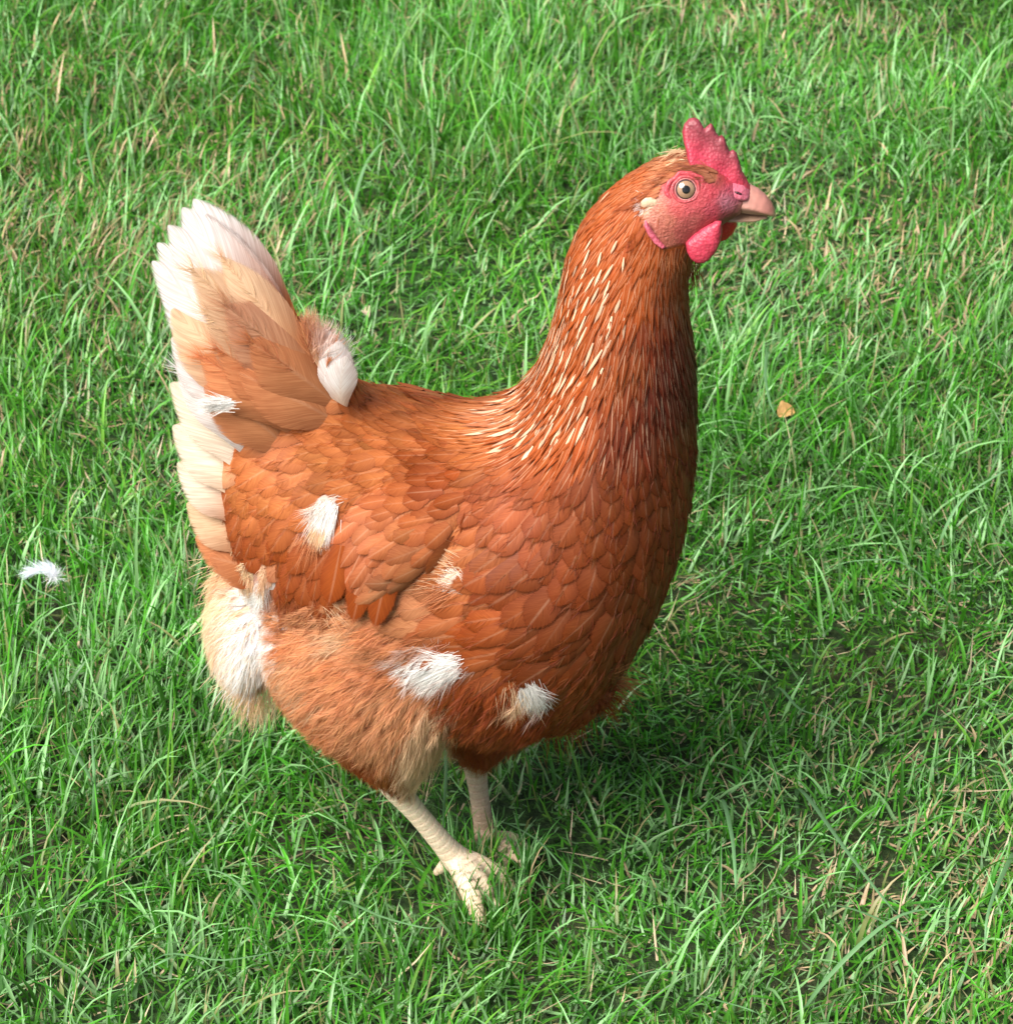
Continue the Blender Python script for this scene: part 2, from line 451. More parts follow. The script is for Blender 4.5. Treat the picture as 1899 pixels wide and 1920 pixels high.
def union_remesh(pieces, voxel, name):
    Vs, Qs, Ts, o = [], [], [], 0
    for v, q, t in pieces:
        Vs.append(v); Qs.append(q + o); Ts.append(t + o); o += len(v)
    # make every shell face outwards
    me = bpy.data.meshes.new('tmp')
    me = mesh_np('tmp', np.vstack(Vs), quads=np.vstack(Qs), tris=np.vstack(Ts))
    import bmesh
    bm = bmesh.new(); bm.from_mesh(me); bmesh.ops.recalc_face_normals(bm, faces=bm.faces); bm.to_mesh(me); bm.free()
    ob = bpy.data.objects.new('tmp', me); COL.objects.link(ob)
    md = ob.modifiers.new('r', 'REMESH'); md.mode = 'VOXEL'; md.voxel_size = voxel
    dg = bpy.context.evaluated_depsgraph_get()
    ev = ob.evaluated_get(dg); m2 = bpy.data.meshes.new_from_object(ev)
    bpy.data.objects.remove(ob)
    m2.name = name
    return m2
def get_co(me):
    a = np.empty(len(me.vertices) * 3, np.float32); me.vertices.foreach_get('co', a); return a.reshape(-1, 3).astype(float)
def smooth_mesh(me, iters, weight):
    co = get_co(me); n = len(co)
    e = np.empty(len(me.edges) * 2, np.int32); me.edges.foreach_get('vertices', e); e = e.reshape(-1, 2)
    deg = np.bincount(e.ravel(), minlength=n).astype(float)
    for k in range(iters):
        acc = np.stack([np.bincount(e[:, 0], co[e[:, 1], a], n) + np.bincount(e[:, 1], co[e[:, 0], a], n) for a in range(3)], 1) / deg[:, None]
        co += (acc - co) * weight[:, None]
    me.vertices.foreach_set('co', co.astype(np.float32).ravel()); me.update()
    return co

body_me = union_remesh(pieces, 0.0018, 'body')
co = get_co(body_me); pp = proj_side(co)
LEGPOLY_TOP = 0.088
is_leg = (proj(co)[:, 1] > 1380) & (co[:, 2] < 0.097) & (((np.abs(proj(co)[:, 0] - 800) < 500)))
dleg = np.minimum.reduce([np.linalg.norm(np.cross(co - a, unit(b - a)), axis=1) for a, b in ((hockN, ankN), (hockF, ankF))])
is_leg &= (dleg < .0105) | (co[:, 2] < .035)
is_head = (pp[:, 0] > 1200) & (pp[:, 1] < 500)
wt = np.where(is_leg, 0.25, np.where(is_head, 0.35, 0.6))
co = smooth_mesh(body_me, 14, wt * np.where(is_leg, .3, 1))
body_me.shade_smooth()
BVH = BVHTree.FromPolygons([tuple(v) for v in co], [tuple(p.vertices) for p in body_me.polygons])
def hit(px, py, off=0.0):
    """point and normal where the sight line meets the hen"""
    d = ray(px, py)
    l, n, i, _ = BVH.ray_cast(Vector(CAM), Vector(d))
    if l is None:
        p = P(px, py, 0); return p, np.array([0, -1.0, 0])
    n = np.array(n)
    return np.array(l) + n * off, n

# ------------------------------------------------------------------ colour and flow charts over the hen's side
RUST = np.array([.28, .060, .010]); ORANGE = np.array([.34, .070, .009]); DEEP = np.array([.13, .020, .004])  # DEEP puts the head's shadow on the neck front into feather colour
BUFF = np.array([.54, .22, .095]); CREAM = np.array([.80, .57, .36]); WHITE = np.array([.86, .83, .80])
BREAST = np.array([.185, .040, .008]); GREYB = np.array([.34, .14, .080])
SADDLE = np.array([.42, .130, .034])  # own browns; SADDLE paler, BREAST deeper to carry painted light and shade
# px, py, dx, dy, length mm, width mm, colour
CH = [
 (1270, 300, -1, .25, 7, 2.5, BUFF), (1310, 322, -.9, .1, 6, 2.6, np.array([.26, .085, .04])), (1265, 325, -1, .4, 7, 2.6, np.array([.33, .10, .035])), (1200, 320, -1, .5, 9, 2.6, ORANGE), (1130, 380, -.75, .9, 14, 3.0, ORANGE), (1200, 440, -.45, 1, 14, 3.0, ORANGE),
 (1100, 450, -.5, 1, 19, 3.4, ORANGE), (1180, 540, -.35, 1, 22, 3.6, ORANGE), (1070, 560, -.4, 1, 24, 3.8, ORANGE), (1280, 520, -.05, 1, 12, 3.0, RUST * .85),
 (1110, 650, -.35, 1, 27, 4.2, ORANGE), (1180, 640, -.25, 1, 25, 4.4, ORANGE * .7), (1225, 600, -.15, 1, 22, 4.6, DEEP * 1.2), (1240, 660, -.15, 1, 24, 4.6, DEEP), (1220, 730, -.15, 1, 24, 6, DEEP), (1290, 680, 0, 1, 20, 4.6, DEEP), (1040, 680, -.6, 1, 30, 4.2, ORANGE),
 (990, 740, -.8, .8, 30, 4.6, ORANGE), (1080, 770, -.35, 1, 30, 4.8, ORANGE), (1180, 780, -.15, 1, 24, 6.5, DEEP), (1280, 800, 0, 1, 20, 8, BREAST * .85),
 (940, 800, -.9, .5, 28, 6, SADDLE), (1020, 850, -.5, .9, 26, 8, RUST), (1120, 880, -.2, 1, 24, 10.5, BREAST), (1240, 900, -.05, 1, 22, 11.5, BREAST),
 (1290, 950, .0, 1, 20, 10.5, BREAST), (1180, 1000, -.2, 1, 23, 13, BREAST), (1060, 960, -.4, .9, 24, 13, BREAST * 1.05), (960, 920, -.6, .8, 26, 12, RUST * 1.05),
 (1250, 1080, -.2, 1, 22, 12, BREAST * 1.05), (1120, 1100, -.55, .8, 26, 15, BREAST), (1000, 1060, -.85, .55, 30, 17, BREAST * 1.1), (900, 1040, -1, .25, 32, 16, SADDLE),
 (1180, 1180, -.6, .75, 26, 13, BREAST), (1060, 1200, -.85, .4, 30, 15, BREAST), (940, 1180, -1, .2, 34, 16, RUST * 1.1), (830, 1120, -1, .15, 34, 15, BUFF * .85),
 (1130, 1270, -.5, .5, 22, 11, RUST * .9), (1020, 1300, -.6, .7, 26, 11, RUST), (900, 1300, -.7, .7, 28, 12, RUST), (880, 1390, -.2, 1, 22, 10, RUST),
 (900, 790, -1, .35, 24, 8, SADDLE), (820, 790, -1, .22, 24, 9.5, SADDLE), (740, 770, -1, .2, 24, 10.5, SADDLE), (660, 750, -1, .1, 24, 10.5, SADDLE),
 (860, 860, -.9, .5, 24, 10.5, RUST), (760, 860, -.95, .45, 22, 10.5, SADDLE), (660, 850, -1, .3, 22, 11, SADDLE), (560, 820, -1, .15, 24, 12, SADDLE),
 (480, 790, -1, .05, 28, 15, SADDLE), (440, 850, -1, .2, 26, 14, SADDLE), (600, 900, -.9, .5, 24, 12, SADDLE), (500, 920, -.8, .55, 24, 12, SADDLE * .95),
 (430, 940, -.8, .6, 24, 12, RUST), (560, 990, -.5, .85, 30, 13, RUST), (470, 1010, -.5, .8, 28, 13, RUST), (620, 1060, -.2, 1, 28, 12, RUST * .95),
 (540, 1070, -.15, 1, 24, 12, RUST * .95), (420, 720, -1, -.3, 30, 17, SADDLE), (520, 690, -1, -.75, 32, 16, SADDLE * .95), (600, 640, -.5, -1, 18, 10, SADDLE), (640, 690, -.6, -.5, 15, 9, SADDLE),
 (650, 1250, -1, .25, 22, 9, np.array([.60, .27, .115])), (560, 1200, -1, .35, 22, 9, np.array([.56, .225, .09])), (460, 1150, -.9, .5, 24, 8, CREAM), (440, 1240, -.4, 1, 22, 8, CREAM), (520, 1300, -.5, 1, 20, 8, BUFF),
 (750, 1250, -1, .15, 26, 10, BUFF * .95), (700, 1350, -.6, .8, 22, 8, np.array([.60, .29, .14])), (800, 1370, -.4, 1, 24, 8, BUFF), (620, 1350, -.6, .8, 18, 7, BUFF * 1.1),
 (670, 1430, .1, 1, 12, 6, RUST * 1.1), (740, 1440, .1, 1, 18, 6, SADDLE), (790, 1430, -.3, 1, 24, 6, CREAM * .8), (740, 1490, .3, 1, 8, 4, DEEP),
]
TH = np.array([.68, .35, .175])
CH += [(x, y, dx, dy, 20, 8, TH) for x, y, dx, dy in ((600, 1250, -.9, .5), (700, 1225, -1, .2), (650, 1300, -.9, .5), (740, 1300, -.8, .5), (560, 1265, -.8, .6), (720, 1390, -.5, .9), (620, 1190, -1, .3), (780, 1330, -.6, .8))]
THC = TH
TH = math.tan(VFOV / 2)
CHP = np.array([c[:2] for c in CH], float); CHD = unit(np.array([c[2:4] for c in CH], float)); CHL = np.array([c[4:6] for c in CH], float)
CHC = np.array([c[6] for c in CH])
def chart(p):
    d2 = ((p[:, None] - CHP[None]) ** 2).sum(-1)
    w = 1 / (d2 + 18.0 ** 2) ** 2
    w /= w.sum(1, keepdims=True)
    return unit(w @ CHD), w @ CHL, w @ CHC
# pale patches of the plumage: cx, cy, rx, ry, turn, colour, strength
PATCH = [(640, 672, 18, 22, .3, CREAM, .6), (402, 764, 40, 24, -.3, WHITE, 1), (600, 972, 30, 32, .5, WHITE, .8), (376, 905, 34, 22, 0, CREAM, .5), (570, 1020, 26, 30, .5, BUFF, .7),
         (452, 1190, 62, 96, .1, WHITE, 1), (400, 1150, 40, 130, .1, CREAM, .8), (470, 1085, 40, 20, 0, CREAM, .8),
         (636, 1205, 34, 20, 0, CREAM, .9), (690, 1190, 30, 14, 0, BUFF * 1.2, .7), (812, 1252, 60, 34, .1, WHITE, 1), (640, 1262, 40, 16, 0, BUFF * 1.2, .6),
         (1003, 1305, 32, 26, .6, WHITE, .95), (965, 1310, 34, 24, .4, CREAM, .8), (1272, 284, 34, 11, 0, CREAM, 1),
         (800, 1400, 44, 80, .35, CREAM * .95, .8), (640, 1320, 70, 20, .4, BUFF * 1.2, .6), (930, 790, 60, 24, -.4, BUFF, .6), (590, 760, 30, 16, 0, BUFF, .3), (1150, 1280, 30, 20, 0, BUFF, .5)]
def patches(p, col, jitter=0.0, vane=False):
    for cx, cy, rx, ry, a, c, s in PATCH:
        if vane and cx > 780 and cy > 1000: continue
        ca, sa = math.cos(a), math.sin(a)
        dx, dy = p[:, 0] - cx, p[:, 1] - cy
        q = np.hypot((dx * ca + dy * sa) / rx, (-dx * sa + dy * ca) / ry) + (rng.normal(0, jitter, len(p)) if jitter else 0)
        k = np.clip((1.12 - q) / .30, 0, 1)[:, None] * s
        col = col * (1 - k) + c * k
    return col
FACE = [(1242, 345), (1262, 332), (1290, 328), (1318, 332), (1343, 342), (1345, 310), (1440, 330), (1440, 420), (1355, 424), (1300, 452), (1250, 468), (1214, 440), (1198, 380), (1232, 372)]
CHEEK = [(1198, 374), (1236, 370), (1262, 392), (1300, 398), (1318, 412), (1290, 440), (1250, 468), (1222, 440)]
FLUFF = [(370, 1035), (470, 1068), (560, 1110), (650, 1150), (740, 1165), (860, 1195), (900, 1240), (960, 1290), (1050, 1290), (1050, 1400), (900, 1470), (740, 1530), (520, 1360), (370, 1300)]
NECK = [(1300, 282), (1240, 262), (1080, 340), (1000, 480), (960, 640), (900, 700), (880, 800), (960, 850), (1040, 860), (1120, 850), (1210, 820), (1340, 760), (1340, 440), (1300, 440), (1250, 470),
        (1205, 430), (1190, 380), (1238, 345)]
# body colours
pp = proj_side(co)
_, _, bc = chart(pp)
bc = patches(bc, bc) * .85  # darkened: shade beneath the feathers put into the skin colour
fm = inpoly(pp, FACE)
RED = np.array([.58, .075, .085])
# face control colours
FC = [((1250, 345), (.62, .10, .09)), ((1262, 330), (.55, .13, .10)), ((1285, 325), (.5, .12, .09)), ((1310, 335), (.42, .07, .07)), ((1285, 355), (.66, .16, .15)), ((1310, 380), (.62, .12, .13)),
      ((1330, 360), (.52, .07, .09)), ((1345, 335), (.34, .08, .06)), ((1335, 395), (.55, .10, .13)), ((1290, 392), (.60, .13, .13)), ((1270, 390), (.62, .14, .12)), ((1375, 352), (.50, .10, .14)),
      ((1385, 366), (.34, .10, .15)), ((1362, 380), (.52, .22, .26)), ((1300, 415), (.52, .16, .13)), ((1320, 418), (.5, .10, .10)), ((1230, 392), (.56, .26, .15)), ((1215, 384), (.78, .58, .36)),
      ((1250, 415), (.50, .20, .12)), ((1250, 450), (.46, .18, .11)), ((1280, 435), (.46, .13, .10)), ((1395, 340), (.60, .10, .12)), ((1400, 385), (.7, .36, .26)), ((1365, 410), (.35, .08, .09)), ((1330, 300), (.6, .07, .08)), ((1345, 318), (.6, .07, .09)), ((1370, 335), (.6, .07, .09))]
fp = np.array([f[0] for f in FC], float); fcx = np.array([f[1] for f in FC])
wf = 1 / (((pp[:, None] - fp[None]) ** 2).sum(-1) + 36.) ** 2; wf /= wf.sum(1, keepdims=True)
facec = wf @ fcx
bc = np.where(fm[:, None], facec * np.array([.76, .58, .64]), bc)
legc = np.array([.80, .66, .48])
pl = proj(co)
lc = legc[None] * np.ones((len(co), 1))
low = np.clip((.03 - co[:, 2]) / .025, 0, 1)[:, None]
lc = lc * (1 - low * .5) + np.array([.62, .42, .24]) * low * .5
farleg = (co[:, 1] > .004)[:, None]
lc = np.where(farleg, lc * np.array([.62, .58, .60]), lc)  # far leg's shade painted into its colour
is_leg = (proj(co)[:, 1] > 1380) & (co[:, 2] < 0.105)
dleg = np.minimum.reduce([np.linalg.norm(np.cross(co - a, unit(b - a)), axis=1) for a, b in ((hockN, ankN), (hockF, ankF))])
is_leg &= (dleg < .0100) | (co[:, 2] < .035)
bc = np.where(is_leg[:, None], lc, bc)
# scutes: measured down the shank, then along the toes away from the ankle
scut = np.where(co[:, 1] < .004, 0, 0).astype(float)
for a, b in ((hockN, ankN), (hockF, ankF)):
    near = (co[:, 1] < .004) == (a[1] < .004)
    s = (co - a) @ unit(b - a); L = np.linalg.norm(b - a)
    rest = np.linalg.norm(co - b, axis=1)
    scut = np.where(near, np.where(s < L * .93, s / .0052, L * .93 / .0052 + rest / .0040), scut)
ft = np.stack([is_leg.astype(float), np.where(fm, 1.0, .2), scut], 1)
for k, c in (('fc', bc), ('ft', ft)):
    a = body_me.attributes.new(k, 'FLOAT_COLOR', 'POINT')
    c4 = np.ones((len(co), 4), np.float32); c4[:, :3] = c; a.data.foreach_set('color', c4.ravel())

hen = bpy.data.objects.new('hen', None); COL.objects.link(hen)
hen['label'] = 'rust brown hen with white patched plumage and red comb standing side-on in the grass'
hen['category'] = 'hen'
link('body', body_me, M_SKIN, hen)

# ------------------------------------------------------------------ feathers
def width_profile(s, kind):
    if kind == 'hackle':
        return np.clip(.35 + 1.3 * s, 0, 1) * np.clip((1 - s) / .55, 0, 1) ** .75
    if kind == 'quill':
        return np.clip(.08 + 1.7 * s, 0, 1) * np.sqrt(np.clip(1 - np.clip((s - .66) / .34, 0, 1) ** 2, 0, 1))
    return np.clip(.5 + 1.1 * s, 0, 1) * np.sqrt(np.clip(1 - .8 * np.clip((s - .60) / .40, 0, 1) ** 3, 0, 1))
def feather_grid(C, Nn, half, kind, cup, nu=5, s=None):
    """C (n,rows,3) shaft points, Nn normals, half (n,) half widths -> V (n,rows,nu,3), uv"""
    n, rows = C.shape[:2]
    if s is None: s = np.linspace(0, 1, rows)
    T = unit(np.gradient(C, axis=1)); Sd = unit(np.cross(T, Nn)); N2 = unit(np.cross(Sd, T))
    u = np.linspace(-1, 1, nu)
    wp = np.maximum(width_profile(s, kind), .03)
    hw = half[:, None] * wp[None]
    V = C[:, :, None] + Sd[:, :, None] * (u[None, None, :, None] * hw[:, :, None, None])
    V -= N2[:, :, None] * ((u ** 2)[None, None, :, None] * (cup[:, None] * hw)[:, :, None, None])
    # rounded tip: shift the side verts back
    UV = np.stack(np.broadcast_arrays(u[None, None, :], s[None, :, None], ), -1)
    UV = np.broadcast_to(UV, (n, rows, nu, 2))
    return V, UV
def grid_quads(n, rows, nu):
    i, j = np.meshgrid(np.arange(rows - 1), np.arange(nu - 1), indexing='ij')
    a = (i * nu + j).ravel()
    q = np.stack([a, a + 1, a + nu + 1, a + nu], 1)
    return (q[None] + (np.arange(n) * rows * nu)[:, None, None]).reshape(-1, 4)

def tri_sample(me, n, keep=None):
    me.calc_loop_triangles()
    tv = np.empty(len(me.loop_triangles) * 3, np.int32); me.loop_triangles.foreach_get('vertices', tv); tv = tv.reshape(-1, 3)
    c = get_co(me); A, B, Cc = c[tv[:, 0]], c[tv[:, 1]], c[tv[:, 2]]
    ar = np.linalg.norm(np.cross(B - A, Cc - A), axis=1)
    k = rng.choice(len(tv), n, p=ar / ar.sum())
    r1 = np.sqrt(rng.random(n))[:, None]; r2 = rng.random(n)[:, None]
    p = A[k] * (1 - r1) + B[k] * r1 * (1 - r2) + Cc[k] * r1 * r2
    nn = unit(np.cross(B[k] - A[k], Cc[k] - A[k]))
    return p, nn
def thin(p, rad):
    """dart throwing: keeps points at least rad[i] from those kept before"""
    cell = .008; grid = {}; keep = []
    rm = int(math.ceil(rad.max() / cell))
    for i in range(len(p)):
        q = p[i]; k = (int(q[0] // cell), int(q[1] // cell), int(q[2] // cell)); r2 = rad[i] ** 2; ok = True
        m = int(math.ceil(rad[i] / cell))
        for a in range(-m, m + 1):
            for b in range(-m, m + 1):
                for c in range(-m, m + 1):
                    for o in grid.get((k[0] + a, k[1] + b, k[2] + c), ()):
                        if (o[0] - q[0]) ** 2 + (o[1] - q[1]) ** 2 + (o[2] - q[2]) ** 2 < r2:
                            ok = False; break
                    if not ok: break
                if not ok: break
            if not ok: break
        if ok:
            grid.setdefault(k, []).append(q); keep.append(i)
    return np.array(keep)
def flow3(p, n, d2):
    """chart direction (image dx,dy) -> tangent direction in space"""
    t = np.stack([d2[:, 0], np.zeros(len(d2)), -d2[:, 1] / COSP], 1)
    # keep the picture direction on surfaces that lean to the viewer
    t = t - n * (t * n).sum(1, keepdims=True)
    return unit(t)
def shaft_on(bvh, p, n, t, L, rows, lift0, lift1, follow=1.0):
    """march shafts over the surface"""
    m = len(p); C = np.empty((m, rows, 3)); NN = np.empty((m, rows, 3))
    for i in range(m):
        q = Vector(p[i]); d = Vector(t[i]); st = L[i] / (rows - 1)
        nrm = Vector(n[i])
        for k in range(rows):
            if k:
                q2 = q + d * st
                l, nn, _, _ = bvh.find_nearest(q2)
                if l is not None and (l - q2).length < st * 0.9:
                    nn2 = nn if nn.dot(nrm) > 0.2 else nrm
                    q2 = q2.lerp(l, follow); nrm = (nrm * .45 + nn2 * .55).normalized()
                d = (q2 - q).normalized(); d = (d - nrm * d.dot(nrm)).normalized()
                q = q2
            s = k / (rows - 1)
            C[i, k] = q + nrm * (lift0 + (lift1[i] - lift0) * s ** 1.2)
            NN[i, k] = nrm
    return C, NN

FE = []     # finished feather batches: V, UV, fc, ft, importance, owner
def make_batch(bvh, p, n, kind, rows, nu, owner, Lk=1.0, Wk=1.0, barb=1.0, lift=(.0006, .0032), shaftw=.5, colf=None, cup=.28):
    q = proj_side(p)
    d2, lw, c = chart(q)
    ang = rng.normal(0, .15, len(p)); ca, sa = np.cos(ang), np.sin(ang)
    d2 = np.stack([d2[:, 0] * ca - d2[:, 1] * sa, d2[:, 0] * sa + d2[:, 1] * ca], 1)
    t = flow3(p, n, d2)
    L = lw[:, 0] * MM * Lk * rng.uniform(.78, 1.2, len(p)); Wd = lw[:, 1] * MM * Wk * rng.uniform(.78, 1.2, len(p))
    lf = lift[1] * rng.uniform(.6, 1.5, len(p)) * np.clip(L / .024, .4, 1.2)
    C, NN = shaft_on(bvh, p, n, t, L, rows, lift[0], lf)
    V, UV = feather_grid(C, NN, Wd / 2, kind, cup * rng.uniform(.5, 1.4, len(p)), nu)
    mid = proj_side(C[:, int(rows * .7)])
    c = patches(mid, c, .15, True)
    c = c * rng.normal(1, .085, (len(p), 1)) * (1 + rng.normal(0, .022, (len(p), 3)))
    if colf is not None: c = colf(c, mid)
    c = np.clip(c, .005, .9)
    s = np.linspace(0, 1, rows)
    base = np.clip(c * 1.05 + .02, 0, .9)
    fc = base[:, None] * (1 - s)[None, :, None] + c[:, None] * s[None, :, None]
    fc = np.repeat(fc[:, :, None], nu, 2)
    ftv = np.stack([rng.random(len(p)), np.full(len(p), shaftw) * rng.uniform(.3, 1.3, len(p)), np.full(len(p), barb)], 1)
    ftv = np.broadcast_to(ftv[:, None, None], V.shape)
    facing = -(NN[:, rows // 2] * unit(C[:, rows // 2] - CAM)).sum(1)
    imp = facing.clip(-1, 1) * Wd * np.minimum(L, .02)
    FE.append((V, UV, fc, ftv, imp, owner))
    return C, NN, c

# contour feathers over trunk
p, n = tri_sample(body_me, 42000)
q = proj_side(p)
legm = (p[:, 2] < .100) & (proj(p)[:, 1] > 1370)
face_m = inpoly(q, FACE); neck_m = inpoly(q, NECK); fluff_m = inpoly(q, FLUFF)
crown = neck_m & (q[:, 1] < 420)
TAILZ = [(300, 540), (575, 540), (590, 640), (545, 690), (430, 745), (300, 770)]
sel = ~legm & ~inpoly(q, TAILZ) & ~face_m & ~neck_m & ~fluff_m & ((p[:, 1] < .03) | (rng.random(len(p)) < .5))
pc, ncn = p[sel], n[sel]
_, lw, _ = chart(proj_side(pc))
k = thin(pc, np.where(pc[:, 1] < .02, .47, .75) * lw[:, 1] * MM)
make_batch(BVH, pc[k], ncn[k], 'contour', 8, 7, 'hen', Wk=1.12, Lk=.95, lift=(.0006, .0019), shaftw=.2, barb=1.1, cup=.16)
# neck hackle
sel = neck_m & ~face_m & ~legm
pn, nn_ = p[sel], n[sel]
extra, en = tri_sample(body_me, 90000)
qe = proj_side(extra); se = inpoly(qe, NECK) & ~inpoly(qe, FACE) & (extra[:, 2] > .2)
pn = np.vstack([pn, extra[se]]); nn_ = np.vstack([nn_, en[se]])
_, lw, _ = chart(proj_side(pn))
k = thin(pn, np.where(pn[:, 1] < .015, .50, .8) * lw[:, 1] * MM)
def hackle_col(c, mid):
    # many hackles are streaked pale on the back of the neck base
    c = c.copy()
    x, y = mid[:, 0], mid[:, 1]
    band = np.clip(1 - np.abs((x - (1085 - (y - 560) * .33)) / 85), 0, 1) * np.clip((y - 440) / 160, 0, 1) * np.clip((870 - y) / 60, 0, 1)
    r = rng.random(len(c))
    m = (r < band * .05)
    c[m] = CREAM * rng.uniform(.85, 1.1, (m.sum(), 1))
    dark = np.clip((x - (1210 - (y - 600) * .25)) / 70, 0, 1) * np.clip((y - 520) / 100, 0, 1) * np.clip((860 - y) / 80, 0, 1)  # shadow of the head painted onto the front hackles
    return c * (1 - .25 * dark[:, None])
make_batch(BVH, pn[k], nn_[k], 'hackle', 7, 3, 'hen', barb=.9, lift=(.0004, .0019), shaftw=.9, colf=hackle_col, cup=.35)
qn = proj_side(pn)
bnd = np.clip(1 - np.abs((qn[:, 0] - (1100 - (qn[:, 1] - 520) * .36)) / 100), 0, 1) * np.clip((qn[:, 1] - 360) / 200, 0, 1) * np.clip((840 - qn[:, 1]) / 60, 0, 1)
ks = np.nonzero(rng.random(len(pn)) < bnd * np.clip((qn[:, 1] - 430) / 220, .05, 1) * .42)[0]
ks = ks[thin(pn[ks], np.full(len(ks), .0052))]
make_batch(BVH, pn[ks], nn_[ks], 'hackle', 6, 3, 'hen', barb=.5, Lk=.5, Wk=.42, lift=(.0020, .0032), shaftw=.2, colf=lambda c, mid: np.array([.80, .52, .34]) * rng.uniform(.6, 1.1, (len(c), 1)), cup=.2)

# ------------------------------------------------------------------ wings
WING = [((925, 850), (900, 925), -.001, 0), ((880, 845), (870, 1000), .004, 0), ((810, 850), (815, 1070), .009, 0), ((740, 870), (765, 1110), .013, 0),
        ((680, 900), (715, 1135), .014, 0), ((640, 930), (690, 1150), .011, 0), ((615, 975), (665, 1150), .007, 0), ((600, 1020), (645, 1120), .003, 0)]
def wing_surface(sgn):
    """a shallow shell lying on the flank, thicker along its middle"""
    rows = []
    for A, B, th, _ in WING:
        k = 13; r = []
        for i in range(k):
            f = i / (k - 1)
            x, y = A[0] * (1 - f) + B[0] * f, A[1] * (1 - f) + B[1] * f
            pt, nn = hit(x, y)
            b = math.sin(math.pi * min(max(f, 0), 1)) ** .6
            low = .45 + .75 * f
            r.append((pt + nn * (th * b * low - .0035 + .0015 * f), pt - nn * .006))
        rows.append(r)
    rows = np.array(rows)                      # (m,k,2,3)
    m, k = rows.shape[:2]
    loopv = np.concatenate([rows[:, :, 0], rows[:, ::-1, 1][:, 1:-1]], 1)
    V, Q, T = close_tube(loopv)
    if sgn > 0: V = V * np.array([1, -1, 1])
    return V, Q, T
wing_obj = {}; wing_bvh = {}
for sgn in (-1, 1):
    wm = union_remesh([wing_surface(sgn)], .0018, 'wing')
    wc = smooth_mesh(wm, 10, np.full(len(wm.vertices), .6)); wm.shade_smooth()
    _, _, c = chart(proj_side(wc))
    a = wm.attributes.new('fc', 'FLOAT_COLOR', 'POINT'); c4 = np.ones((len(wc), 4), np.float32); c4[:, :3] = c * .8; a.data.foreach_set('color', c4.ravel())  # shell colour darkened as painted shade under the wing feathers
    a = wm.attributes.new('ft', 'FLOAT_COLOR', 'POINT'); a.data.foreach_set('color', np.tile(np.array([0, .2, .5, 1], np.float32), len(wc)))
    wo = link('wing', wm, M_SKIN, hen)
    wing_obj[sgn] = wo
    wing_bvh[sgn] = BVHTree.FromPolygons([tuple(v) for v in wc], [tuple(x.vertices) for x in wm.polygons])
    p, n = tri_sample(wm, 9000)
    out = (n[:, 1] * sgn) > .05
    p, n = p[out], n[out]
    _, lw, _ = chart(proj_side(p))
    k = thin(p, (.0060 if sgn < 0 else .009) * np.ones(len(p)))
    wcol = lambda c, mid: np.clip(c * np.array([.93, .84, .8]), 0, 1)
    make_batch(wing_bvh[sgn], p[k], n[k], 'contour', 7, 5, 'wing%d' % sgn, Lk=.72, Wk=.92, lift=(.0008, .0026), colf=wcol, cup=.28, shaftw=.25, barb=1.1)

# ------------------------------------------------------------------ loose feathers: shafts with free barbs
BV, BT, BC = [], [], []
bcount = 0
def add_barbs(base, dirs, length, bend, rad, col, segs=3):
    """free barbs as thin tapered ribbons; all arrays (n,...)"""
    global bcount
    n = len(base)
    s = np.linspace(0, 1, segs + 1)
    Cc = base[:, None] + dirs[:, None] * (length[:, None] * s)[..., None] + bend[:, None] * (length[:, None] * s ** 2)[..., None]
    side = unit(np.cross(dirs + bend, unit(CAM[None] - base) * .6 + rng.normal(0, .5, (n, 3))))
    r = rad[:, None] * (1 - s) ** .6
    L = Cc + side[:, None] * r[..., None]; Rr = Cc - side[:, None] * r[..., None]
    V = np.empty((n, 2 * segs + 1, 3)); V[:, 0:2 * segs:2] = L[:, :-1]; V[:, 1:2 * segs:2] = Rr[:, :-1]; V[:, -1] = Cc[:, -1]
    off = bcount + np.arange(n) * (2 * segs + 1)
    tr = []
    for i in range(segs - 1):
        a = 2 * i
        tr += [(a, a + 1, a + 3), (a, a + 3, a + 2)]
    tr.append((2 * segs - 2, 2 * segs - 1, 2 * segs))
    T = (np.array(tr)[None] + off[:, None, None]).reshape(-1, 3)
    BV.append(V.reshape(-1, 3)); BT.append(T); BC.append(np.repeat(col, 2 * segs + 1, 0)); bcount += n * (2 * segs + 1)
def semiplumes(C, NN, half, col, per, ln=1.0, rad=.00016, out=.25, tipspread=1.0):
    """barbs from shafts C (n,rows,3)"""
    n, rows = C.shape[:2]
    T = unit(np.gradient(C, axis=1)); Sd = unit(np.cross(T, NN))
    v = rng.random((n, per)) ** .8; f = v * (rows - 1); i0 = np.minimum(f.astype(int), rows - 2); fr = (f - i0)[..., None]
    I = np.arange(n)[:, None]
    base = C[I, i0] * (1 - fr) + C[I, i0 + 1] * fr
    t = T[I, i0]; sd = Sd[I, i0]; nn = NN[I, i0]
    u = rng.uniform(-1, 1, (n, per, 1)) * tipspread
    d = unit(t * 1.0 + sd * u * 1.1 + nn * rng.normal(out, .14, (n, per, 1)))
    bend = t * .25 + nn * rng.normal(-.08, .12, (n, per, 1)) + sd * u * -.25 + np.array([0, 0, -.08])
    length = half[:, None] * ln * rng.uniform(.7, 1.35, (n, per)) * (1.15 - .35 * v)
    c = col[:, None] * rng.normal(1, .07, (n, per, 1)) + rng.normal(0, .01, (n, per, 3))
    add_barbs(base.reshape(-1, 3), d.reshape(-1, 3), length.ravel(), bend.reshape(-1, 3), np.full(n * per, rad) * rng.uniform(.6, 1.5, n * per), np.clip(c.reshape(-1, 3), .01, .9))

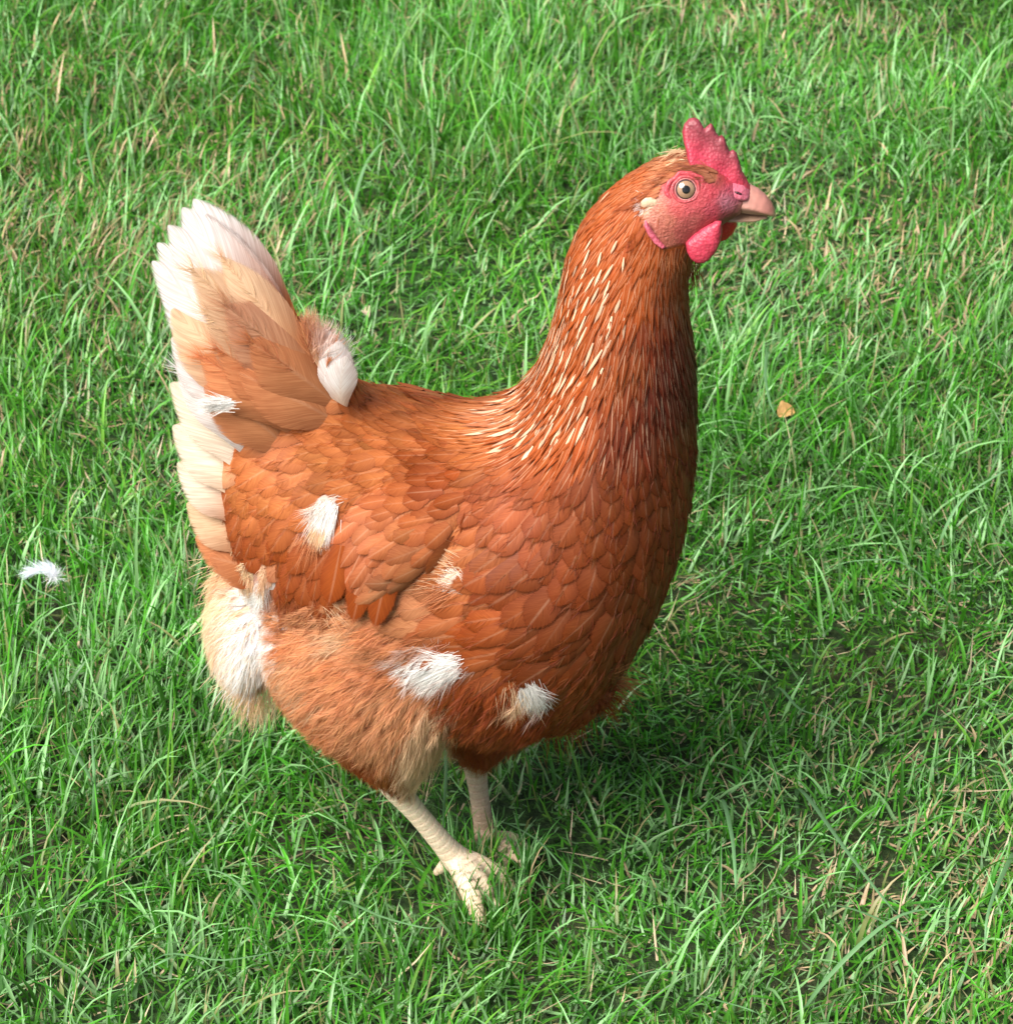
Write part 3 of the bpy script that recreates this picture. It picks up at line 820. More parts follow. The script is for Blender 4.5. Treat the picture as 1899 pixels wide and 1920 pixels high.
# fluff of thighs, stern and belly
p, n = tri_sample(body_me, 60000)
q = proj_side(p)
legm = (p[:, 2] < .105) & (proj(p)[:, 1] > 1395) & (np.minimum.reduce([np.linalg.norm(np.cross(p - a, unit(b - a)), axis=1) for a, b in ((hockN, ankN), (hockF, ankF))]) < .0115)
legm |= p[:, 2] < .072
sel = inpoly(q, FLUFF) & ~legm & ((p[:, 1] < .02) | (rng.random(len(p)) < .4))
pf, nf = p[sel], n[sel]
k = thin(pf, np.where(pf[:, 1] < .01, .0036, .0052))
pf, nf = pf[k], nf[k]
C, NN, cc = make_batch(BVH, pf, nf, 'contour', 6, 5, 'hen', Lk=.75, Wk=.9, barb=1.5, lift=(.0004, .0035), shaftw=.2, cup=.2)
qf = proj_side(pf)
# the barbs take their colour where they stand
semiplumes(C, NN, np.full(len(pf), .0070), patches(proj_side(C[:, 3]), chart(qf)[2], .10) * rng.normal(1.06, .09, (len(pf), 1)), 60, rad=.00010)
# soft rims on contour feathers of the body: a few free barbs near each tip
V, UV, fc, ftv, imp, ow = FE[0]
vis = imp > 0
Cm = V[vis][:, :, 3]
Nm = np.broadcast_to(unit(Cm.mean(1, keepdims=True) * np.array([0, 1, 0]) + np.array([0, -1e-3, 0])), Cm.shape)
semiplumes(Cm[:, 3:], np.repeat(unit(np.cross(V[vis][:, 4, 4] - V[vis][:, 4, 2], Cm[:, 5] - Cm[:, 3]))[:, None] * 1.0, 5, 1), np.full(vis.sum(), .0058), fc[vis][:, 4, 3] * 1.08, 16, rad=.00010, out=.05)
pale = fc[:, 4, 3].mean(-1) > .42
pale &= imp > 0
if pale.any():
    Cw = V[pale][:, :, 3]; Nw = unit(np.cross(V[pale][:, 4, 4] - V[pale][:, 4, 2], Cw[:, 5] - Cw[:, 3]))
    Nw = Nw * np.sign((Nw * -F).sum(1, keepdims=True))
    semiplumes(Cw[:, 1:], np.repeat(Nw[:, None], 7, 1), np.full(pale.sum(), .0095), fc[pale][:, 4, 3], 90, rad=.00015, out=.2)
# tufts that stand out: white tufts and the rump
def tuft(px, py, dx, dy, ln, num, spread, col, r=14, out=.5, off=-.001):
    base = []; nr = []
    for _ in range(num):
        h, nn = hit(px + random.gauss(0, r), py + random.gauss(0, r), off)
        base.append(h); nr.append(nn)
    base = np.array(base); nr = np.array(nr)
    a = math.atan2(dy, dx) + rng.normal(0, spread, num)
    t = flow3(base, nr, np.stack([np.cos(a), np.sin(a)], 1))
    d = unit(t + nr * rng.uniform(min(.1, out * .5), out, (num, 1)))
    add_barbs(base, d, ln * MM * rng.uniform(.5, 1.2, num), np.broadcast_to(np.array([0, 0, -.15]), (num, 3)) - nr * .15, np.full(num, .00017), np.clip(col * rng.normal(1, .05, (num, 1)), 0, .9), segs=4)
tuft(845, 1248, -1, .25, 20, 750, .36, WHITE, 9, .2, .002); tuft(822, 1260, -.6, 1, 13, 330, .5, WHITE, 12, .25); tuft(790, 1250, -1, .2, 20, 260, .3, CREAM, 14, .2)
tuft(820, 1232, -.4, -1, 12, 110, .3, WHITE, 12)
tuft(990, 1290, .45, 1, 15, 520, .3, WHITE * .95, 9, .2, .002); tuft(960, 1290, .3, 1, 18, 300, .3, CREAM * .9, 14)
tuft(860, 1075, -1, -.35, 22, 300, .25, CREAM, 16); tuft(870, 1095, -1, .1, 24, 300, .2, BUFF, 16)
tuft(590, 985, -.3, 1, 18, 160, .25, BUFF, 10)
tuft(862, 1092, -1, -.4, 15, 190, .3, np.array([.82, .70, .60]), 9, .2, .0015)
tuft(1272, 293, -1, .45, 6, 380, .2, CREAM, 7, .08, .0006)
for tx, ty, tc in ((790, 1085, BUFF), (800, 1130, RUST * 1.1), (860, 1150, BUFF * .9), (770, 1165, BUFF), (900, 1190, RUST * 1.15), (850, 1210, BUFF * .8), (930, 1120, RUST * 1.1), (780, 1200, RUST * 1.2)):
    tuft(tx, ty, -1, random.uniform(.0, .3), 24, 380, .16, tc, 20, .25)
for tx, ty in ((560, 1180), (620, 1230), (690, 1290), (600, 1300), (730, 1230), (560, 1250), (690, 1370), (760, 1320), (650, 1350)):
    tuft(tx, ty, -1, random.uniform(.1, .9), 20, 330, .3, (CREAM * .85, THC, THC * 1.1, BUFF)[random.randrange(4)], 20, .3)
tuft(600, 1130, .8, .5, 16, 160, .3, CREAM, 14)
tuft(805, 1370, -.35, 1, 27, 800, .16, CREAM * .9, 22, .3); tuft(775, 1415, -.2, 1, 18, 520, .2, CREAM * .85, 15, .3)
tuft(622, 662, .25, -1, 13, 420, .35, WHITE, 13); tuft(638, 690, .6, -.7, 9, 200, .4, WHITE, 7); tuft(590, 640, -.2, -1, 14, 300, .3, CREAM, 13)
tuft(612, 955, -.35, .9, 14, 650, .22, WHITE, 8, .08, .0032); tuft(600, 985, -.35, 1, 10, 260, .2, CREAM, 7, .08, .003); tuft(425, 750, -1, .5, 20, 420, .22, WHITE, 9, .25); tuft(405, 880, -1, .5, 16, 300, .3, CREAM, 12, .3)
tuft(1150, 1275, 1, .1, 14, 260, .35, BUFF, 12); tuft(1130, 1310, .7, .6, 12, 220, .35, RUST, 14)
tuft(1060, 1345, .1, 1, 12, 300, .4, RUST, 26)
for yy in (1080, 1130, 1180, 1230, 1270):
    tuft(437 + (yy - 1080) * .1, yy, -1, .45 + (yy - 1080) * .004, 12, 420, .35, CREAM * 1.05, 18, .7)
tuft(480, 1290, -.2, 1, 18, 400, .3, CREAM, 20, .5)
for yy in (1110, 1150, 1190, 1230, 1260):
    tuft(462, yy, -.6, 1, 16, 420, .3, np.array([.9, .88, .86]), 17, .5)
tuft(636, 1205, -1, .4, 16, 300, .3, CREAM * 1.1, 10, .3); tuft(690, 1185, -1, .3, 16, 260, .3, CREAM, 10, .3)
def air_tuft(px, py, y, dx, dz, ln, num, spread, col, r):
    base = np.array([P(px + random.gauss(0, r), py + random.gauss(0, r * .6), y) for _ in range(num)])
    a = math.atan2(dz, dx) + rng.normal(0, spread, num)
    d = unit(np.stack([np.cos(a), rng.normal(-.08, .1, num), np.sin(a)], 1))
    add_barbs(base, d, ln * MM * rng.uniform(.5, 1.2, num), np.zeros((num, 3)), np.full(num, .00017), np.clip(col * rng.normal(1, .05, (num, 1)), 0, .9), segs=4)
air_tuft(424, 758, -.046, -1, .05, 12, 600, .22, WHITE, 8)
# short bristles on the head: brow, cheek, throat
tuft(1300, 322, -.8, .15, 7, 260, .25, np.array([.42, .12, .06]), 15, .4); tuft(1262, 318, -1, .3, 8, 240, .25, RUST, 12, .4)
tuft(1335, 334, -.9, -.3, 5, 150, .3, np.array([.34, .09, .05]), 9, .4)
tuft(1245, 410, -.6, .9, 6, 260, .3, np.array([.66, .36, .2]), 15, .35); tuft(1216, 382, -1, .15, 7, 520, .45, WHITE, 5, .5); tuft(1226, 388, -1, .3, 7, 420, .35, CREAM, 7, .4); tuft(1240, 420, -.7, .8, 6, 500, .3, np.array([.66, .36, .2]), 14, .3)
tuft(1275, 425, -.5, 1, 5, 220, .3, np.array([.6, .3, .17]), 14, .35)
tuft(1265, 480, -.1, 1, 10, 300, .3, BUFF, 12, .4); tuft(1285, 495, .1, 1, 10, 260, .3, RUST, 14, .4); tuft(1210, 440, -.3, 1, 10, 260, .2, ORANGE, 14, .4)

# ------------------------------------------------------------------ tail and other large feathers
def big_feather(root, tip, wpx, y0, y1, cbase, ctip, bend=.1, split=.5, tilt=1.0, kind='quill', name='tail_feather', rows=20, nu=9, sgn=-1, soft=.75, fringe=0, parent=None):
    A, B = P(*root, y0), P(*tip, y1); B = A + (B - A) * 1.01
    s1 = 1 - (1 - np.linspace(0, 1, rows)) ** 1.8
    s = s1[:, None]
    L = np.linalg.norm(B - A)
    T = unit(B - A)
    nrm = unit(np.array([.1, -1.0, tilt]))
    nrm = unit(nrm - T * (nrm @ T))
    Sd = np.cross(T, nrm)
    C = A * (1 - s) + B * s + nrm * (np.sin(s * math.pi) * L * .05) + Sd * (np.sin(s * math.pi) * L * bend)
    C = C[None]; NN = np.broadcast_to(nrm, C.shape)
    half = np.array([wpx * .27 * MM / 2])
    V, UV = feather_grid(C, NN, half, kind, np.array([.22]), nu, s1)
    k = np.clip((s[:, 0] - split + .25) / .5, 0, 1)[:, None, None]
    fc = cbase * (1 - k) + ctip * k
    fc = np.broadcast_to(fc, (rows, nu, 3)).reshape(-1, 3) * (1 + rng.normal(0, .02, (rows * nu, 1)))
    V = V.reshape(-1, 3) * np.array([1, 1.0, 1])
    if sgn > 0: V = V * np.array([1, -1, 1])
    ftv = np.broadcast_to(np.array([rng.random(), .22, soft]), V.shape)
    me = mesh_np(name, V, quads=grid_quads(1, rows, nu), attrs={'fc': np.clip(fc, 0, .9), 'ft': ftv}, uv=UV.reshape(-1, 2))
    if sgn < 0 and fringe:
        semiplumes(C[:, rows // 3:], np.ascontiguousarray(NN[:, rows // 3:]), np.array([wpx * .27 * MM * .42]), np.asarray(ctip)[None] * .97, fringe, rad=.00012, out=.05)
    return link(name, me, M_FEATHER, parent or hen)
W2 = WHITE * 1.0
PALE = np.array([.90, .78, .62])
TAIL = [
 ((600, 700), (366, 376), 120, .000, .002, SADDLE, W2, -.02, .62), ((575, 700), (345, 392), 115, -.004, -.004, BUFF, W2, -.01, .58),
 ((560, 715), (318, 425), 110, -.007, -.010, BUFF, W2, 0, .52), ((545, 725), (298, 458), 105, -.010, -.014, CREAM, W2, 0, .35),
 ((520, 740), (288, 492), 100, -.013, -.019, CREAM, W2, .01, .3), ((505, 760), (305, 535), 105, -.016, -.022, CREAM, W2, .02, .3),
 ((600, 705), (418, 484), 84, -.012, -.017, BUFF, CREAM, -.02, .6), ((585, 725), (362, 506), 118, -.018, -.024, BUFF, CREAM * .95, 0, .62),
 ((570, 745), (392, 590), 120, -.025, -.029, BUFF, CREAM * 1.0, 0, .75), ((610, 735), (425, 575), 130, -.030, -.029, BUFF, np.array([.56, .29, .17]), 0, .55),
 ((620, 750), (470, 640), 120, -.036, -.032, BUFF * .95, BUFF * 1.1, 0, .55), ((600, 780), (410, 655), 110, -.037, -.033, BUFF * .95, BUFF * 1.3, 0, .6),
 ((600, 740), (548, 604), 95, -.034, -.014, SADDLE, BUFF * 1.1, 0, .6), ((605, 745), (585, 606), 80, -.034, -.013, BUFF, CREAM, 0, .5), ((612, 748), (612, 618), 72, -.034, -.013, BUFF, WHITE, -.03, .45),
 ((616, 752), (636, 640), 66, -.030, -.022, CREAM, WHITE, -.05, .3), ((620, 756), (650, 668), 60, -.030, -.024, CREAM, WHITE, -.06, .3),
 ((640, 790), (450, 700), 110, -.042, -.038, BUFF * .95, BUFF * 1.2, 0, .6),
 ((500, 780), (324, 582), 125, -.022, -.026, BUFF, CREAM, .02, .5), ((470, 830), (324, 635), 100, -.025, -.029, CREAM, W2, .04, .25), ((455, 850), (334, 690), 80, -.028, -.032, W2, W2, .03, .25),
 ((540, 800), (378, 670), 110, -.033, -.035, BUFF * .95, BUFF * 1.35, .04, .6), ((540, 850), (385, 725), 110, -.037, -.038, BUFF * .95, BUFF * 1.2, .03, .6),
 ((470, 900), (322, 720), 100, -.020, -.024, PALE, PALE, .05, .4), ((465, 940), (326, 800), 105, -.022, -.026, CREAM, PALE, .05, .4),
 ((470, 985), (334, 870), 105, -.024, -.028, BUFF, PALE, .05, .5), ((480, 1030), (352, 945), 105, -.027, -.030, BUFF, CREAM, .04, .5),
 ((500, 1060), (368, 1008), 100, -.030, -.033, RUST, BUFF * 1.1, .03, .5), ((520, 1080), (395, 1045), 85, -.034, -.038, RUST, BUFF, .03, .6),
]
for i, a in enumerate(TAIL):
    a = list(a)
    if i >= 6:
        a[3] = -.014 if a[0][1] < 800 and a[0][0] > 560 else -.028; a[0] = (a[0][0] + 26, a[0][1] + 20)      # roots sit inside the body
    else:
        a[3] -= .006
    big_feather(*a[:7], bend=a[7], split=a[8], fringe=110 if 6 <= i < 14 or i in (20, 21) else 0)
    if i < 6:
        b = list(a); b[3] = TAIL[i][3] * .6; b[4] *= .6; b[0] = (b[0][0] - 10, b[0][1] + 30 - b[3] * 1900); b[1] = (b[1][0] + 25, b[1][1] + 25 - b[4] * 1900)
        big_feather(*b[:7], bend=b[7], split=b[8], sgn=1)

# raised saddle feathers with downy white ends beside the tail root
sh = []; shc = []
for kx in range(26):
    f = rng.random(); r0 = P(rng.uniform(565, 625), rng.uniform(690, 740), rng.uniform(-.022, .004))
    r1 = P(575 + 72 * f + rng.normal(0, 5), 604 + 78 * f ** 1.5 + rng.normal(0, 5), rng.uniform(-.022, .006))
    sq = np.linspace(0, 1, 6)[:, None]
    sh.append(r0 * (1 - sq) + r1 * sq + np.array([0, -.004, .002]) * np.sin(sq * math.pi)); shc.append(BUFF * (1 - f) + WHITE * f if rng.random() < .8 else BUFF)
sh = np.array(sh)
semiplumes(sh[:, 2:], np.broadcast_to(unit(np.array([.1, -1, .4])), sh[:, 2:].shape), np.full(26, .0085), np.array(shc), 60, rad=.00013, out=.1)

# flight feather tips showing under the wing and the long flank feathers
def lay_feather(root, tip, wpx, col, ctip, off0=.004, off1=.007, split=.6, name='feather', kind='contour', parent=None, cup=.25):
    rows, nu = 11, 7
    pts, ns = [], []
    for i in range(rows):
        s = i / (rows - 1)
        h, nn = hit(root[0] * (1 - s) + tip[0] * s, root[1] * (1 - s) + tip[1] * s)
        pts.append(h + nn * (off0 + (off1 - off0) * s)); ns.append(nn)
    C = np.array(pts)
    C[1:-1] = (C[:-2] + C[1:-1] * 2 + C[2:]) / 4
    V, UV = feather_grid(C[None], unit(np.array(ns))[None], np.array([wpx * .27 * MM / 2]), kind, np.array([cup]), nu)
    k = np.clip((np.linspace(0, 1, rows) - split + .2) / .4, 0, 1)[:, None, None]
    fc = np.broadcast_to(col * (1 - k) + ctip * k, (rows, nu, 3)).reshape(-1, 3)
    me = mesh_np(name, V.reshape(-1, 3), quads=grid_quads(1, rows, nu), attrs={'fc': np.clip(fc, 0, .9), 'ft': np.broadcast_to(np.array([rng.random(), .2, 1.25]), (rows * nu, 3))}, uv=UV.reshape(-1, 2))
    return link(name, me, M_FEATHER, parent or hen)
lay = [
       ((700, 1000), (665, 1160), 62, RUST * .85, RUST), ((735, 1020), (705, 1170), 60, RUST * .8, RUST * .95), ((640, 1020), (622, 1125), 60, RUST, RUST), ]
for a in lay:
    lay_feather(*a, cup=.12)

# ------------------------------------------------------------------ write feathers out
def batch_to_mesh(name, V, UV, fc, ftv):
    n, r, nu = V.shape[:3]
    return mesh_np(name, V.reshape(-1, 3), quads=grid_quads(n, r, nu), attrs={'fc': fc.reshape(-1, 3), 'ft': ftv.reshape(-1, 3)}, uv=UV.reshape(-1, 2))
hen_quota = 300 - len(lay)
imps = np.concatenate([b[4] for b in FE if b[5] == 'hen']); cut = np.sort(imps)[-hen_quota] if len(imps) > hen_quota else -1
for V, UV, fc, ftv, imp, owner in FE:
    parent = hen if owner == 'hen' else wing_obj[int(owner[4:])]
    lim = cut if owner == 'hen' else (0.0 if owner == 'wing-1' else 1.0)
    if owner == 'wing-1' and (imp > 0).sum() > 290: lim = np.sort(imp)[-290]
    big = imp >= lim
    if owner == 'hen' and lim < 0: big = imp > 0
    for i in np.nonzero(big)[0]:
        link('feather', batch_to_mesh('feather', V[i:i + 1], UV[i:i + 1], fc[i:i + 1], ftv[i:i + 1]), M_FEATHER, parent)
    if (~big).any():
        link('plumage', batch_to_mesh('plumage', V[~big], UV[~big], fc[~big], ftv[~big]), M_FEATHER, parent, kind='stuff')
    print('feathers', owner, len(imp), int(big.sum()))
bm_ = mesh_np('down', np.vstack(BV), tris=np.vstack(BT), attrs={'fc': np.vstack(BC)})
link('down', bm_, M_BARB, hen, kind='stuff')
print('barb tris', sum(len(t) for t in BT))

# ------------------------------------------------------------------ head furniture
def inflate(outline, y0, T, rad, step=4.0, colf=None, tilt=None, name='part', Tf=None, power=.5):
    """solid from an outline of the photograph: both faces bulge by up to T metres at rad pixels from the rim"""
    O = np.array(outline, float)
    # resample outline
    seg = []
    for i in range(len(O)):
        a, b = O[i], O[(i + 1) % len(O)]; k = max(1, int(np.linalg.norm(b - a) / step))
        for j in range(k): seg.append(a + (b - a) * j / k)
    B = np.array(seg)
    mn, mx = B.min(0), B.max(0)
    gx, gy = np.meshgrid(np.arange(mn[0], mx[0], step), np.arange(mn[1], mx[1], step))
    I = np.stack([gx.ravel() + (np.arange(gx.size) // gx.shape[1] % 2) * step * .5, gy.ravel()], 1)
    def dist(q):
        A = O; Bn = np.roll(O, -1, 0); ab = Bn - A
        t = np.clip(((q[:, None] - A[None]) * ab[None]).sum(-1) / (ab ** 2).sum(-1)[None], 0, 1)
        return np.linalg.norm(q[:, None] - (A[None] + ab[None] * t[..., None]), axis=-1).min(1)
    I = I[inpoly(I, O)]; I = I[dist(I) > step * .55]
    allp = np.vstack([B, I]); nb = len(B)
    res = delaunay_2d_cdt([Vector(v) for v in allp], [(i, (i + 1) % nb) for i in range(nb)], [], 1, 1e-4)
    vo = np.array([tuple(v) for v in res[0]]); tris = [tuple(f) for f in res[2]]
    d = dist(vo); rim = d < .05
    th = T * (1 - (1 - np.clip(d / rad, 0, 1)) ** 2) ** power
    if Tf is not None: th = th * Tf(vo)
    base = np.array([P(x, y, y0) for x, y in vo])
    if tilt is not None: base[:, 1] += tilt(vo)
    front = base - np.array([0, 1, 0]) * th[:, None]; back = base + np.array([0, 1, 0]) * th[:, None]
    m = {}
    V = list(front)
    for i in range(len(vo)):
        if rim[i]: m[i] = i
        else: m[i] = len(V); V.append(back[i])
    F2 = []
    for f in tris:
        F2.append(f); F2.append(tuple(m[i] for i in reversed(f)))
    V = np.array(V)
    pix = np.vstack([vo, vo[~rim]])
    c = colf(pix) if colf else np.tile(RED, (len(V), 1))
    return mesh_np(name, V, tris=[f for f in F2 if len(f) == 3 and len(set(f)) == 3], attrs={'fc': c}), pix

comb = [(1288, 302), (1286, 284), (1281, 268), (1279, 254), (1283, 241), (1292, 232), (1303, 230), (1311, 233), (1316, 240), (1321, 248), (1327, 243), (1333, 239), (1338, 244), (1342, 254), (1348, 261),
        (1353, 258), (1359, 263), (1363, 275), (1368, 286), (1374, 283), (1381, 288), (1386, 302), (1391, 320), (1402, 340), (1408, 352), (1395, 366), (1368, 352), (1345, 336), (1320, 322), (1300, 312)]
def comb_col(q):
    k = np.clip((q[:, 1] - (238 + (q[:, 0] - 1290) * .62)) / 34, 0, 1)[:, None]
    c = np.array([.24, .04, .055]) * (1 - k) + np.array([.46, .036, .07]) * k
    return c * rng.uniform(.85, 1.12, (len(q), 1))
me, _ = inflate(comb, 0.0, .0062, 9, 3.0, comb_col, name='comb', Tf=lambda v: .35 + .75 * np.clip((v[:, 1] - (248 + (v[:, 0] - 1290) * .6)) / 50, 0, 1), tilt=lambda v: .005 * np.clip((300 - v[:, 1]) / 70, 0, 1) + .0003 * np.sin(v[:, 0] * .11 + v[:, 1] * .07))
link('comb', me, M_FLESH, hen)
def wattle_col(q):
    return np.array([.46, .036, .07]) * rng.uniform(.88, 1.1, (len(q), 1))
wn = [(1284, 452), (1300, 438), (1324, 424), (1342, 414), (1352, 414), (1354, 434), (1350, 452), (1342, 467), (1329, 481), (1316, 488), (1305, 488), (1294, 480), (1287, 468)]
me, _ = inflate(wn, -.0175, .0034, 22, 3.5, wattle_col, name='wattle', tilt=lambda v: -.003 * np.clip((v[:, 1] - 430) / 50, 0, 1))
link('wattle', me, M_FLESH, hen)
wfz = [(1338, 412), (1360, 402), (1380, 404), (1381, 424), (1374, 438), (1362, 449), (1350, 453), (1336, 450)]
me, _ = inflate(wfz, .009, .003, 18, 3.5, lambda q: np.array([.60, .03, .02]) * np.ones((len(q), 1)), name='wattle')
link('wattle', me, M_FLESH, hen)
def horn_col(q):
    k = np.clip((q[:, 0] - 1395) / 50, 0, 1)[:, None]
    g = np.clip((q[:, 1] - 386) / 12, 0, 1)[:, None]
    c = np.array([.50, .25, .20]) * (1 - k) + np.array([.50, .19, .15]) * k
    return c * (1 - g * .6) + np.array([.52, .38, .24]) * g * .6
ub = [(1352, 352), (1372, 346), (1392, 345), (1408, 348), (1422, 355), (1436, 366), (1446, 379), (1452, 391), (1454, 400), (1450, 403), (1438, 401), (1415, 399), (1392, 397), (1370, 393), (1355, 389)]
me, _ = inflate(ub, 0, .0105, 40, 3.0, horn_col, name='upper_beak', power=.6)
link('upper_beak', me, M_HORN, hen)
lb = [(1352, 392), (1375, 396), (1400, 399), (1425, 401), (1444, 403), (1436, 407), (1415, 411), (1390, 412), (1365, 412), (1352, 408)]
me, _ = inflate(lb, 0, .0070, 14, 3.0, lambda q: np.array([.42, .26, .17]) * np.ones((len(q), 1)), name='lower_beak', power=.6)
link('lower_beak', me, M_HORN, hen)
# fleshy cere with nostril over the beak root, and the earlobe
def cere_col(q):
    k = np.exp(-((q[:, 0] - 1384) ** 2 / 240 + (q[:, 1] - 364) ** 2 / 22))[:, None]
    return np.array([.50, .12, .17]) * (1 - k) + np.array([.10, .025, .04]) * k
ce = [(1330, 350), (1338, 336), (1356, 328), (1376, 328), (1394, 336), (1406, 348), (1410, 360), (1404, 368), (1388, 371), (1364, 371), (1342, 366)]
me, _ = inflate(ce, 0, .0112, 24, 2.5, cere_col, name='cere', power=.62)
link('cere', me, M_FLESH, hen)
cb_ = BVHTree.FromPolygons([tuple(v.co) for v in me.vertices], [tuple(x.vertices) for x in me.polygons])
l_, n_, _, _ = cb_.ray_cast(Vector(CAM), Vector(ray(1383, 362)))
if l_ is not None:
    for sg in (-1, 1):
        v_, q_, t_ = ellipsoid(np.array(l_), (.0021, .0006, .0007), n=14, rot=.35)
        v_ = v_ * np.array([1, -sg, 1])
        link('nostril', mesh_np('nostril', v_, quads=q_, tris=t_, attrs={'fc': np.tile(np.array([.05, .012, .018]), (len(v_), 1))}), M_FLESH, hen)
def on_face(px, py, off):
    return hit(px, py, off)
h, nn = hit(1232, 440)
lobe = [(1209, 412), (1216, 420), (1224, 434), (1236, 450), (1249, 464), (1240, 466), (1226, 456), (1214, 440), (1207, 424)]
me, _ = inflate(lobe, h[1] - .001, .0022, 7, 2.0, lambda q: np.array([.68, .14, .20]) * np.ones((len(q), 1)), name='earlobe')
link('earlobe', me, M_FLESH, hen)
h, nn = hit(1215, 382)
lobe = [(1199, 385), (1202, 377), (1209, 371), (1220, 370), (1232, 375), (1236, 384), (1228, 391), (1215, 393), (1205, 392)]
me, _ = inflate(lobe, h[1] - .0001, .0013, 12, 2.0, lambda q: np.array([.60, .42, .28]) * np.ones((len(q), 1)), name='ear_patch', power=.8)
link('ear_patch', me, M_SKIN, hen)

# eyes: ball, pale iris, pupil, lids
def disc_part(name, c, nrm, r0, r1, dome, col, mat, parent, r2=0.0, seg=40, rings=6):
    """domed ring or disc about the axis nrm"""
    nrm = unit(nrm); a = unit(np.cross(nrm, [0, 0, 1.0])); b = np.cross(nrm, a)
    rr = np.linspace(r0, r1, rings + 1); ph = np.linspace(0, 2 * math.pi, seg, endpoint=False)
    V = []
    for r in rr:
        hgt = dome(r)
        V.append(c + nrm * hgt + (np.cos(ph)[:, None] * a + np.sin(ph)[:, None] * b) * max(r, 1e-5))
    V = np.array(V); m = len(rr)
    i, j = np.meshgrid(np.arange(m - 1), np.arange(seg), indexing='ij')
    p1 = (i * seg + j).ravel(); p2 = (i * seg + (j + 1) % seg).ravel()
    me = mesh_np(name, V.reshape(-1, 3), quads=np.stack([p1, p1 + seg, p2 + seg, p2], 1), attrs={'fc': np.tile(col, (m * seg, 1))})
    return link(name, me, mat, parent)
def torus_part(name, c, nrm, r, tr, col, mat, parent, hgt=0.0, squash=1.0, wob=0.0):
    nrm = unit(nrm); a = unit(np.cross(nrm, [0, 0, 1.0])); b = np.cross(nrm, a)
    ph = np.linspace(0, 2 * math.pi, 44, endpoint=False); th = np.linspace(0, 2 * math.pi, 10, endpoint=False)
    er = (np.cos(ph)[:, None] * a + np.sin(ph)[:, None] * b)
    wb = wob * (np.sin(ph * 2 + 1) + .6 * np.sin(ph * 5 + 2) + .4 * np.sin(ph * 9))
    V = c + er[:, None] * ((r + tr * np.cos(th))[None, :] + wb[:, None])[..., None] + nrm * (hgt + tr * squash * np.sin(th))[None, :, None]
    i, j = np.meshgrid(np.arange(44), np.arange(10), indexing='ij')
    q = lambda i, j: (i % 44) * 10 + (j % 10)
    Q = np.stack([q(i, j), q(i + 1, j), q(i + 1, j + 1), q(i, j + 1)], -1).reshape(-1, 4)
    me = mesh_np(name, V.reshape(-1, 3), quads=Q, attrs={'fc': np.tile(col, (440, 1))})
    return link(name, me, mat, parent)
pe, ne = hit(1285, 355)
for sgn in (-1, 1):
    c = pe * np.array([1, -sgn, 1]) if sgn > 0 else pe
    ax = unit(ne * np.array([1, -sgn, 1]) + np.array([.08, sgn * .5, .1]))
    k = .27 * MM
    R0 = 24 * k
    # ball whose cap stands 2 mm proud
    cc = c - ax * (R0 - .0022)
    dome = lambda r: math.sqrt(max(R0 * R0 - r * r, 0))
    eye = disc_part('eye', cc, ax, 0, 21 * k, dome, np.array([.05, .03, .03]), M_EYE, hen)
    disc_part('iris', cc + ax * .0002, ax, 6.0 * k, 15.0 * k, dome, np.array([.30, .18, .11]), M_EYE, eye)
    disc_part('pupil', cc + ax * .00035, ax, 0, 7.2 * k, dome, np.array([.004, .004, .004]), M_EYE, eye)
    torus_part('eyelid', cc, ax, 18.4 * k, 1.3 * k, np.array([.46, .17, .16]), M_FLESH, eye, hgt=16.2 * k)
    torus_part('eyelid', cc, ax, 22.6 * k, 3.0 * k, np.array([.42, .06, .07]), M_FLESH, eye, hgt=14.6 * k, wob=.8 * k)
    if sgn < 0: torus_part('eyelid', cc, ax, 29.5 * k, 4.4 * k, np.array([.42, .05, .065]), M_FLESH, eye, hgt=12.4 * k, squash=.55, wob=2.4 * k)

# claws
def claw(tip, direc, r):
    d = unit(direc)
    v, q, t = tube([tip - d * .003, tip + d * .003 + np.array([0, 0, .0005]), tip + d * .010 - np.array([0, 0, .003])], [r, r * .8, .0004], n=8)
    link('claw', mesh_np('claw', v, quads=q, tris=t, attrs={'fc': np.tile(np.array([.55, .40, .27]), (len(v), 1))}), M_HORN, hen)
for an, ts in ((ankN, toesN), (ankF, toesF)):
    for tp in ts: claw(tp, (tp - an) * np.array([1, 1, .1]), .0026)

